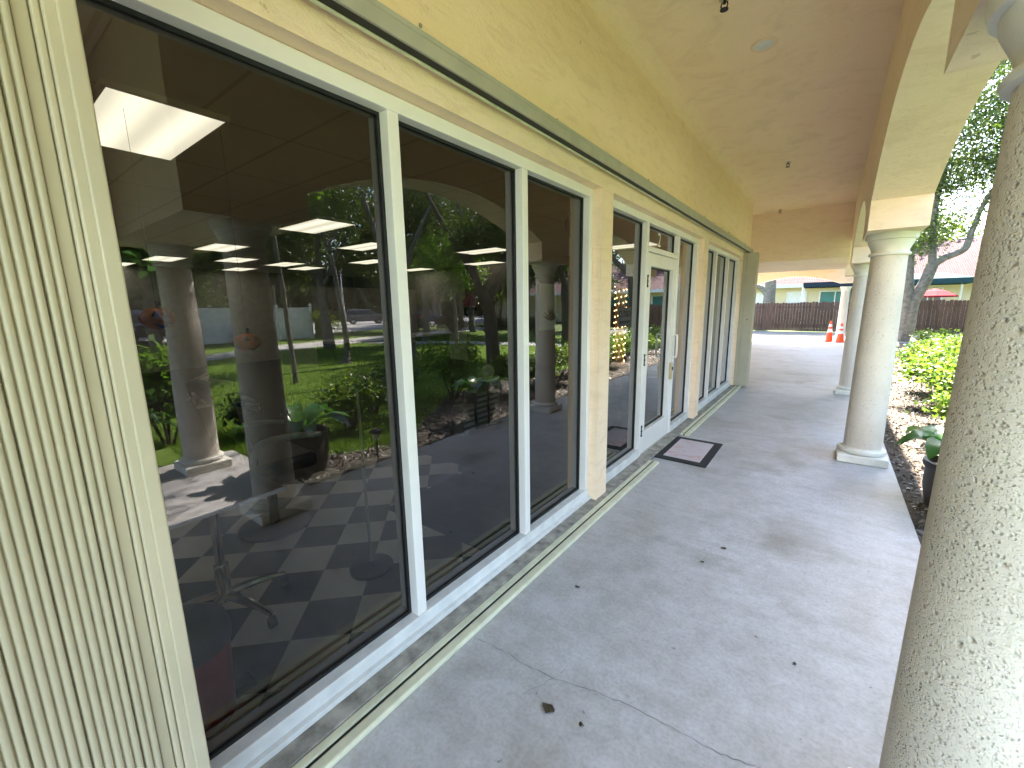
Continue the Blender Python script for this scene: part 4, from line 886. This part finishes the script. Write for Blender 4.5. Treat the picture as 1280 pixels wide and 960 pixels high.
tree('leafy tree behind the fence, hidden above the far arch', (1.0, 34.6, -0.1), [([(1, 34.6, -.1), (1, 34.6, 3), (1.2, 34.5, 6)], .2, .1)],
     [(0.4, 34.4, 7.6, 2.4, 1.6, 1.3), (2.6, 34.4, 8.0, 1.8, 1.6, 1.2), (-1.4, 34.2, 8.4, 1.8, 1.5, 1.2)], 14000, .16, 'oak')
tree('leafy tree behind the left end of the fence', (-7.0, 34.2, -0.1), [([(-7, 34.2, -.1), (-7, 34.2, 3), (-6.8, 34.2, 6)], .2, .1)],
     [(-6.6, 34.2, 7.2, 2.2, 1.8, 1.4), (-8.6, 34.2, 6.6, 1.8, 1.6, 1.2)], 10000, .16, 'oak')
tree('broad leaved tree with big glossy leaves beyond the corner column', (4.9, 0.9, -0.06),
     [([(4.9, .9, -.08), (4.8, 1.0, 1.2), (4.6, 1.2, 2.4), (4.4, 1.4, 3.4)], .09, .04), ([(4.7, 1.1, 1.8), (5.2, 1.6, 2.6)], .05, .02)],
     [(4.2, 1.4, 2.75, .7, .6, .5), (5.2, 1.7, 2.9, .9, .7, .7), (4.6, 1.6, 3.6, 1.0, .8, .7), (5.6, 2.5, 3.7, 1.0, .8, .8), (5.8, 1.0, 2.4, .8, .7, .6)], 3000, .20, 'broad', width=.62)
tree('tree with large pale leaves hanging high over the lawn', (6.6, 4.6, -0.06),
     [([(6.6, 4.6, -.08), (6.5, 4.5, 1.6), (6.3, 4.3, 3.2), (6.0, 4.2, 4.6)], .06, .03)],
     [(5.6, 4.2, 4.6, .9, .8, .55), (6.4, 4.9, 4.9, .9, .8, .5), (6.5, 3.6, 4.7, .8, .7, .5)], 2600, .17, 'light_leaf', name='broadleaf_tree', width=.6)
tree('weeping yellow green tree beyond the leaning grey trunk', (16.2, 16.2, -0.06), [([(16.2, 16.2, -.08), (16.2, 16.2, 2.0), (16.2, 16.1, 3.2)], .12, .05)],
     [(16.2, 16.2, 2.7, .55, .5, .9), (15.8, 15.9, 3.1, .5, .5, .7)], 3000, .16, 'yellow_leaf', name='weeping_tree')
# rows of trees far off, each a thing of its own
protos = []
for i in range(3):
    cl = [(0, 0, 6.0, 2.6, 2.6, 1.9), (1.6, 1.0, 4.8, 1.9, 1.7, 1.2), (-1.7, .4, 4.9, 1.8, 1.7, 1.3), (.3, -1.7, 4.6, 1.8, 1.6, 1.2), (.2 * i, 1.4, 3.4, 1.8, 1.5, .9), (-.6, -.8, 7.2, 1.5, 1.4, 1.0)]
    cl = [(a + random.uniform(-.5, .5), b_ + random.uniform(-.5, .5), c + random.uniform(-.5, .5), d, e_, f) for a, b_, c, d, e_, f in cl]
    protos.append(([([(0, 0, -.1), (.1, 0, 1.2), (0, .1, 2.6), (.2, 0, 4.4)], .24, .12), ([(0, .1, 2.3), (.9, .6, 3.6), (1.5, 1, 4.8)], .12, .05), ([(.05, 0, 2.5), (-.9, .2, 3.7), (-1.6, .4, 4.9)], .12, .05)], cl))
spots = [(16, 21), (20, 24), (24, 20.5), (29, 27), (23, 33), (33, 34), (18.5, 29.5), (28, 38), (40, 40), (48, 47), (52, 38), (58, 55), (44, 56), (34, 48), (26, 2.5), (31, 9.5), (34, 14), (24, 14.8), (31, -2), (40, 10), (46, 20), (55, 28), (60, 42), (12, 21.5), (38, 4), (44, 14), (22, 11.2), (17, 0.8), (22, -2), (23.5, 6.0), (12, 45), (-8, 47), (30, 45), (5, 48), (11.5, 27)]
where = ['beyond the dark hedge', 'behind the yellow green weeping tree', 'between the car park and the dark blue car', 'at the far side of the car park', 'behind the clipped hedge row', 'far behind the dark blue car', 'behind the dark hedge shrubs', 'far off beyond the hedge row', 'behind the grey estate car', 'far behind the grey estate car', 'right of the grey estate car', 'furthest of the row past the car park', 'far beyond the car park edge', 'distant one past the hedge', 'behind the red car', 'behind the white vinyl fence', 'behind the vinyl fence post end', 'at the end of the vinyl fence', 'left of the red car', 'far behind the vinyl fence', 'over the pale road', 'far over the pale road', 'at the end of the pale road', 'behind the forked dark tree', 'far behind the red car', 'far behind the white fence', 'just behind the white vinyl fence', 'behind the broad leaved tree', 'left of the broad leaved tree', 'beside the dark car', 'behind the clay roofed house', 'far behind the cream house, left of the arch', 'behind the right end of the cream house', 'behind the ridge of the cream house', 'before the cream house among the hedge shrubs']
first = {}
for i, ((x, y), wd) in enumerate(zip(spots, where)):
    j = i % 3; lab = ['dense dark tree ', 'tall shady tree ', 'broad green tree '][j] + wd
    if j not in first:
        L_, C_ = protos[j]
        first[j] = tree(lab, (0, 0, 0), L_, C_, 9000, .27, ['oak', 'dark_leaf', 'oak'][j], group='trees beyond the lawn', name='shade_tree', spread=.32)
        first[j].location = (x, y, -.06); first[j].rotation_euler.z = i
    else: dup(first[j], (x, y, -.06), lab, rz=i * 1.7, s=random.uniform(.85, 1.25))

n = 60000; th = rng.uniform(R(-25), R(88), n); d = rng.uniform(68, 100, n) + 6 * np.sin(th * 17)
hh = 9 + 2.5 * np.sin(th * 23) + 1.8 * np.sin(th * 51 + 1)
P = np.stack([d * np.cos(th), d * np.sin(th), -.1 + hh * rng.uniform(0, 1, n) ** 0.8], 1); P = P[(P[:, 1] < 60) | (P[:, 0] > 30)]
fw_o = arrmesh('far_woods', leaf_quads(P, 1.15, width=.7), len(P), M['dark_leaf']); fw_o['kind'] = 'stuff'
# grass and mulch chips: nobody could count them
n = 90000; d = 2.0 + 14 * rng.uniform(0, 1, n) ** 1.6; th = rng.uniform(0.02, 1.5, n)
P = np.stack([0.4 + d * np.cos(th), 0.4 + d * np.sin(th), np.full(n, -0.056)], 1)
ex = 1.25 + .22 * np.sin(P[:, 1] * 1.1) + .10 * np.sin(P[:, 1] * 3.3 + 1) + np.where(P[:, 1] > 5, 1.3, np.maximum(0, P[:, 1] - 3.4) * .8)
P = P[(P[:, 0] > ex + 0.05) & ((P[:, 1] > 1.4) | (P[:, 0] > 3.4))]; n = len(P)
hgt = rng.uniform(.03, .075, n)[:, None]; a = rng.uniform(0, 6.28, n); s = np.stack([np.cos(a), np.sin(a), np.zeros(n)], 1) * .006; tip = np.stack([rng.normal(0, .02, n), rng.normal(0, .02, n), np.ones(n)], 1) * np.concatenate([np.ones((n, 2)), hgt], 1)
g_o = arrmesh('grass', np.stack([P - s, P + s, P + tip], 1).reshape(-1, 3), n, M['grass'], k=3); g_o['kind'] = 'stuff'
n = 26000; P = np.stack([rng.uniform(.66, 3.2, n), rng.uniform(1.82, 20, n) ** 1.0, np.full(n, -.054)], 1)
P[:, 1] = 1.82 + 18 * rng.uniform(0, 1, n) ** 1.7
ex = 1.30 + .22 * np.sin(P[:, 1] * 1.1) + .10 * np.sin(P[:, 1] * 3.3 + 1) + np.where(P[:, 1] > 5, 1.3, np.maximum(0, P[:, 1] - 3.4) * .8)
P = P[P[:, 0] < ex]; P[:, 2] += rng.uniform(0, .02, len(P))
ch = arrmesh('mulch_chips', leaf_quads(P, .042, up=1.6, width=.5), len(P), M['chips']); ch['kind'] = 'stuff'
# a few fallen leaves and specks on the concrete
M['dryleaf'] = leafmat('dry_leaf', [(0.035, 0.03, 0.02), (0.07, 0.055, 0.03)], .05)
for (x, y, s_, lab) in [(-0.76, 1.215, .034, 'dark crumpled leaf scrap on the concrete below the crack'), (-0.62, 1.235, .012, 'tiny dark leaf scrap right of the crumpled one'), (0.02, 2.05, .011, 'small dry brown leaf on the concrete toward the foreground column'), (-0.42, 2.86, .018, 'tiny brown leaf in the middle of the walkway'), (-0.50, 2.62, .014, 'smallest brown leaf speck on the walkway'), (-1.02, 1.95, .015, 'dark leaf speck near the floor track')]:
    a = MB(); K = 9
    ring = [(x + s_ * (0.6 + .5 * random.random()) * math.cos(6.283 * i / K), y + s_ * .7 * (0.6 + .5 * random.random()) * math.sin(6.283 * i / K), .002 + random.uniform(0, .008)) for i in range(K)]
    for i in range(K): a.face([(x, y, .006), ring[i], ring[(i + 1) % K]])
    tag(a.build('dry_leaf', M['dryleaf']), lab, 'leaf', 'leaf scraps on the walkway')

# ------------------------------------------------------------------ inside the shop
def troffer(x, y, label):
    o = thing('ceiling_light', label, 'ceiling light', (x, y, 2.80), 'square ceiling lights inside the shop')
    a = MB(); a.box(x - .545, x + .545, y - .275, y + .275, 2.768, 2.775); a.build('diffuser', M['panel'], o)
    a = MB()
    for q in ((x - .565, x + .565, y - .295, y - .2755), (x - .565, x + .565, y + .2755, y + .295), (x - .565, x - .5455, y - .2755, y + .2755), (x + .5455, x + .565, y - .2755, y + .2755)): a.box(*q, 2.765, 2.80)
    a.build('frame', M['trimw'], o); return o
LP = [(-3.70, .96, 'large glowing ceiling panel nearest the window glass'), (-6.0, 3.36, 'ceiling panel light behind the first, seen above the slender tree'), (-9.25, 3.28, 'ceiling panel light left of the dark column reflection'), (-12.0, 3.10, 'small far ceiling panel light beside the sunlit column'), (-11.2, 4.25, 'ceiling panel light crossing the dark column reflection'), (-13.6, 5.2, 'farthest ceiling panel light in the dark column reflection'), (-11.4, 5.45, 'ceiling panel light just right of the dark column reflection'), (-12.1, 6.35, 'ceiling panel light low beside the slender tree top'), (-7.2, 5.0, 'ceiling panel light at the right edge of the first pane'), (-9.4, 6.6, 'lower ceiling panel light at the right edge of the first pane'), (-10.3, 8.85, 'ceiling panel light at the left of the middle pane'), (-6.0, 7.02, 'upper bright ceiling panel light in the middle pane'), (-7.6, 8.9, 'lower bright ceiling panel light in the middle pane'), (-3.4, 8.45, 'ceiling panel light seen in the entrance sidelight'), (-14.0, 2.65, 'tiny ceiling panel light at the shutter edge'), (-3.70, -1.44, 'unseen extra ceiling panel light added behind the folded shutter, first one'), (-3.70, -3.84, 'unseen extra ceiling panel light added behind the folded shutter, last one'), (-6.0, -1.44, 'unseen extra ceiling panel light added behind the shutter, second row')]  # last three are out of view, added to brighten the shop floor
t0 = troffer(*LP[0])
for x, y, lab in LP[1:]: dup(t0, (x, y, 2.80), lab)
# rolling table with a chrome star base
hx, hy = -2.42, .66
o = thing('rolling_table', 'rolling salon table with chrome five star base on the checker floor', 'table', (hx, hy, 0))
a = MB(); a.box(-2.62, -2.04, .36, .86, .745, .760); a.build('tabletop', M['vinyl_black'], o, bevel=.004)
a = MB(); a.box(-2.036, -2.030, .355, .865, .742, .763); a.build('edge_trim', M['chrome'], o)
a = MB(); a.tube([(hx, hy, .10), (hx, hy, .745)], .022, 12); a.tube([(hx, hy, .10), (hx, hy, .30)], .034, 12); a.build('post', M['chrome'], o, smooth=40)
for k in range(5):
    an = R(20 + 72 * k); ex_, ey_ = hx + .30 * math.cos(an), hy + .30 * math.sin(an)
    a = MB(); a.tube(smooth_path([(hx, hy, .13), (hx + .15 * math.cos(an), hy + .15 * math.sin(an), .115), (ex_, ey_, .075)], 4), [.026 - .0014 * i for i in range(9)], 8); f_ = a.build('foot', M['chrome'], o, smooth=40)
    a = MB(); a.lathe([(.028, -.016), (.028, .016)], 0, 0, 14); a.v = [(ex_ + p_ , ey_ + q_, .031 + r_) for p_, r_, q_ in a.v]; a.build('caster', M['plastic_black'], f_, smooth=40)
o = thing('trash_can', 'red trash can with black domed lid behind the first pane', 'trash can', (-1.86, .36, 0))
a = MB(); a.lathe([(.125, .004), (.140, .34)], -1.86, .36, 28); a.build('body', M['red'], o, smooth=40)
a = MB(); a.lathe([(.146, .33), (.150, .36), (.135, .42), (.07, .465), (.001, .475)], -1.86, .36, 28); a.build('lid', M['plastic_black'], o, smooth=50)
a = MB(); a.box(-1.90, -1.82, .48, .56, .01, .05); a.build('pedal', M['plastic_black'], o, bevel=.005)
o = thing('floor_lamp', 'slim black floor stand with round base on the checker floor', 'floor stand', (-2.15, 1.36, 0))
a = MB(); a.lathe([(.13, .004), (.13, .022), (.05, .034), (.012, .05)], -2.15, 1.36, 32); a.build('base', M['plastic_black'], o, smooth=40)
a = MB(); a.tube([(-2.15, 1.36, .04), (-2.15, 1.36, 1.15)], .009, 8); a.build('pole', M['railgrey'], o, smooth=40)
a = MB(); a.lathe([(.05, 1.13), (.045, 1.15), (.012, 1.17)], -2.15, 1.36, 16); a.build('head', M['plastic_black'], o)
o = thing('salon_chair', 'black salon chair with padded back inside the shop', 'chair', (-3.2, 1.25, 0))
a = MB(); a.box(-3.48, -2.95, .98, 1.50, .46, .57); a.build('seat', M['vinyl_black'], o, bevel=.03)
a = MB(); a.obox((-3.2, 1.00, .86), (1, 0, 0), (0, .97, .24), (0, -.24, .97), .25, .045, .30); a.build('backrest', M['vinyl_black'], o, bevel=.03)
for x in (-3.50, -2.92):
    a = MB(); a.tube(smooth_path([(x, 1.05, .50), (x, 1.08, .72), (x, 1.3, .74), (x, 1.52, .70)], 4), .022, 8); a.build('armrest', M['railgrey'], o, smooth=40)
a = MB(); a.tube([(-3.2, 1.25, .03), (-3.2, 1.25, .46)], .035, 12); a.lathe([(.24, .004), (.24, .02), (.05, .045)], -3.2, 1.25, 28); a.build('pedestal', M['plastic_black'], o, smooth=40)
a = MB()
K = 14; L_ = 10
rows = []
for i in range(K + 1):
    u = i / K; row = []
    for j in range(L_ + 1):
        s_ = j / L_; zz = 1.17 - .28 * abs(u - .42) ** 1.2 * 1.7 - .012 * math.sin(s_ * 14 + u * 4); yy_ = .90 + .20 * u + .035 * math.sin(s_ * 9 + i); row.append((-3.47 + .54 * s_, yy_ + .12 * (u > .6) * (u - .6), zz))
    rows.append(row)
for i in range(K):
    for j in range(L_): a.face([rows[i][j], rows[i][j + 1], rows[i + 1][j + 1], rows[i + 1][j]])
cl_ = a.build('towel', M['cloth'], smooth=60); sf = cl_.modifiers.new('thick', 'SOLIDIFY'); sf.thickness = .01; tag(cl_, 'beige towel draped over the back of the black salon chair', 'towel')
def pumpkin(x, y, z, s, label):
    o = thing('pumpkin_lantern', label, 'pumpkin decoration', (x, y, z), 'hanging pumpkin decorations')
    a = MB(); a.ball((x, y, z), s, s * 1.1, s * .82, 32, 14, lambda an, q: 1 - .06 * abs(math.sin(an * 5)) ** 3); a.build('body', M['pumpkin'], o, smooth=60)
    a = MB(); a.tube(smooth_path([(x, y, z + s * .75), (x + .01, y + .01, z + s * 1.05), (x + .02, y, z + s * 1.2)], 3), .012, 8); a.build('stem', M['bark_dark'], o)
    a = MB(); a.tube([(x, y, z + s * .8), (x, y, 2.80)], .0010, 5); a.build('string', M['black'], o)
    a = MB()
    for dy in (-.35, .35): a.prism([(y + dy * s - .02, z + .015), (y + dy * s + .02, z + .015), (y + dy * s, z + .05)], 'x', x + s * .86, x + s * 1.0)
    a.prism([(y - .05, z - .025), (y, z - .045), (y + .05, z - .025), (y, z - .06)], 'x', x + s * .86, x + s * 1.02); a.build('face', M['black'], o)
pumpkin(-3.4, 1.295, 1.375, .080, 'orange pumpkin decoration hanging in front of the dark column reflection')
pumpkin(-3.4, .80, 1.56, .085, 'dim orange pumpkin decoration hanging near the shutter edge')
o = thing('hanging_doll', 'small pink and black cloth doll hanging inside the middle pane', 'decoration', (-5.0, 5.45, 1.4))
a = MB(); a.ball((-5, 5.45, 1.86), .045, .045, .05, 14, 10); a.build('head', M['cloth'], o, smooth=60)
a = MB(); a.lathe([(.12, 1.62), (.10, 1.70), (.06, 1.80), (.02, 1.83)], -5, 5.45, 14); a.tube([(-5, 5.40, 1.78), (-5, 5.28, 1.70)], [.03, .02], 8); a.tube([(-5, 5.50, 1.78), (-5, 5.60, 1.66)], [.03, .02], 8); a.build('shirt', M['pinkc'], o, smooth=50)
a = MB(); a.lathe([(.10, 1.46), (.115, 1.61)], -5, 5.45, 14); a.build('skirt', M['black'], o, smooth=50)
for y in (5.41, 5.50):
    a = MB(); a.tube([(-5, y, 1.38), (-5, y, 1.47)], .018, 8); a.build('leg', M['trimw'], o)
a = MB(); a.tube([(-5, 5.45, 1.90), (-5, 5.45, 2.80)], .002, 5); a.build('string', M['trimw'], o)
# stack of product boxes, each one a thing
bx0 = None; kb = 0
for ci, (ya, nb) in enumerate([(3.70, 5), (3.955, 7), (4.21, 9)]):
    for r_ in range(nb):
        y0_ = ya + random.uniform(-.012, .012); z0_ = .005 + r_ * .072
        lab = 'pale product box, %s from the floor in the %s stack' % (['first', 'second', 'third', 'fourth', 'fifth', 'sixth', 'seventh', 'eighth', 'ninth'][r_], ['lowest', 'middle', 'tallest'][ci])
        if bx0 is None:
            o = thing('product_box', lab, 'box', (-3.58, y0_, z0_), 'product boxes stacked inside the shop')
            a = MB(); a.box(-3.78, -3.58, y0_, y0_ + .235, z0_, z0_ + .070); a.build('carton', M['boxg'], o, bevel=.003)
            a = MB(); a.box(-3.5795, -3.577, y0_ + .012, y0_ + .222, z0_ + .022, z0_ + .062); a.build('product_label', M['boxw'], o); bx0 = o
        else: dup(bx0, (-3.58, y0_, z0_), lab)
a = MB(); a.ball((-3.68, 4.33, .74), .09, .09, .09, 20, 12); tag(a.build('ball', M['boxw'], smooth=60), 'pale ball on top of the tallest box stack', 'ball')
# pillar wound with warm string lights
o = thing('cabinet', 'low dark cabinet under the golden lit post inside the shop', 'cabinet', (-2.25, 5.28, 0))
a = MB(); a.box(-2.45, -2.05, 5.05, 5.50, .006, .78); a.build('body', M['bark_dark'], o, bevel=.005)
a = MB(); a.box(-2.47, -2.03, 5.03, 5.52, .78, .80); a.build('cabinet_top', M['black'], o, bevel=.003)
o = thing('lit_column', 'golden post wound with warm string lights behind the entrance sidelight', 'lit post', (-2.2, 5.28, .8))
a = MB(); a.lathe([(.10, .802), (.10, .84), (.062, .86), (.062, 1.86), (.08, 1.88), (.08, 1.92)], -2.2, 5.28, 20); a.build('post', M['woodgold'], o, smooth=40)
a = MB(); b2 = MB(); K = 190
pth = [(-2.2 + .067 * math.cos(i * .42), 5.28 + .067 * math.sin(i * .42), .87 + .98 * i / K) for i in range(K)]
b2.tube(pth, .003, 5); b2.build('wire', M['brass'], o)
for i in range(0, K, 2): a.ball((-2.2 + .074 * math.cos(i * .42), 5.28 + .074 * math.sin(i * .42), .87 + .98 * i / K), .007, .007, .008, 8, 6)
bo = a.build('light_bulbs', M['bulb'], o, smooth=60)
# poster with a palm frond on the inside of the glass
o = thing('poster', 'pale poster with a dark palm frond taped inside the third pane', 'poster', (-1.56, 2.50, 1.60))
a = MB(); a.box(-1.563, -1.560, 2.385, 2.60, 1.44, 1.75); a.build('sheet', M['paper'], o)
V = []
for k in range(11):
    an = R(20 + k * 14); c = Vector((-1.5585, 2.53, 1.50)); d = Vector((0, math.cos(an), math.sin(an))) * random.uniform(.07, .13); s_ = Vector((0, -d.z, d.y)).normalized() * .008
    V += [c, c + d * .5 + s_, c + d, c + d * .5 - s_]
arrmesh('palm_frond', np.array([tuple(q) for q in V]), 0, M['dark_leaf'], o)
o = thing('door_sign', 'pale blue closed sign hanging inside the entrance sidelight', 'sign', (-1.60, 3.98, 1.5))
a = MB(); a.box(-1.604, -1.600, 3.80, 4.10, 1.40, 1.58); a.build('board', M['signb'], o, bevel=.002)
text('CLOSED', (-1.5985, 3.95, 1.515), FACE, .078, M['ink'], o, 'lettering')
a = MB()
for k in range(6): a.box(-1.5995, -1.598, 3.84 + k * .042, 3.865 + k * .042, 1.425 + (k % 2) * .006, 1.452)
a.build('emblem', M['ink'], o)
a = MB(); a.tube([(-1.602, 3.84, 1.58), (-1.602, 3.95, 1.72), (-1.602, 4.06, 1.58)], .0015, 5); a.build('cord', M['trimw'], o)
o = thing('pendant_lamp', 'dark pendant lantern hanging inside the third pane', 'lamp', (-2.3, 4.20, 2.4))
a = MB(); a.lathe([(.03, 2.30), (.09, 2.40), (.10, 2.50), (.05, 2.58), (.012, 2.62)], -2.3, 4.20, 10); a.build('lantern', M['bark_dark'], o)
a = MB(); a.tube([(-2.3, 4.20, 2.60), (-2.3, 4.20, 2.80)], .006, 6); a.build('rod', M['bark_dark'], o)
# counter with shelves at the back
o = thing('reception_counter', 'dark wooden counter deep inside the shop', 'counter', (-7.5, 5.5, 0))
a = MB(); a.box(-7.9, -7.3, 4.2, 7.2, .005, .98); a.build('body', M['bark_dark'], o, bevel=.01)
a = MB(); a.box(-7.95, -7.22, 4.12, 7.28, .98, 1.02); a.build('counter_top', M['railgrey'], o, bevel=.005)
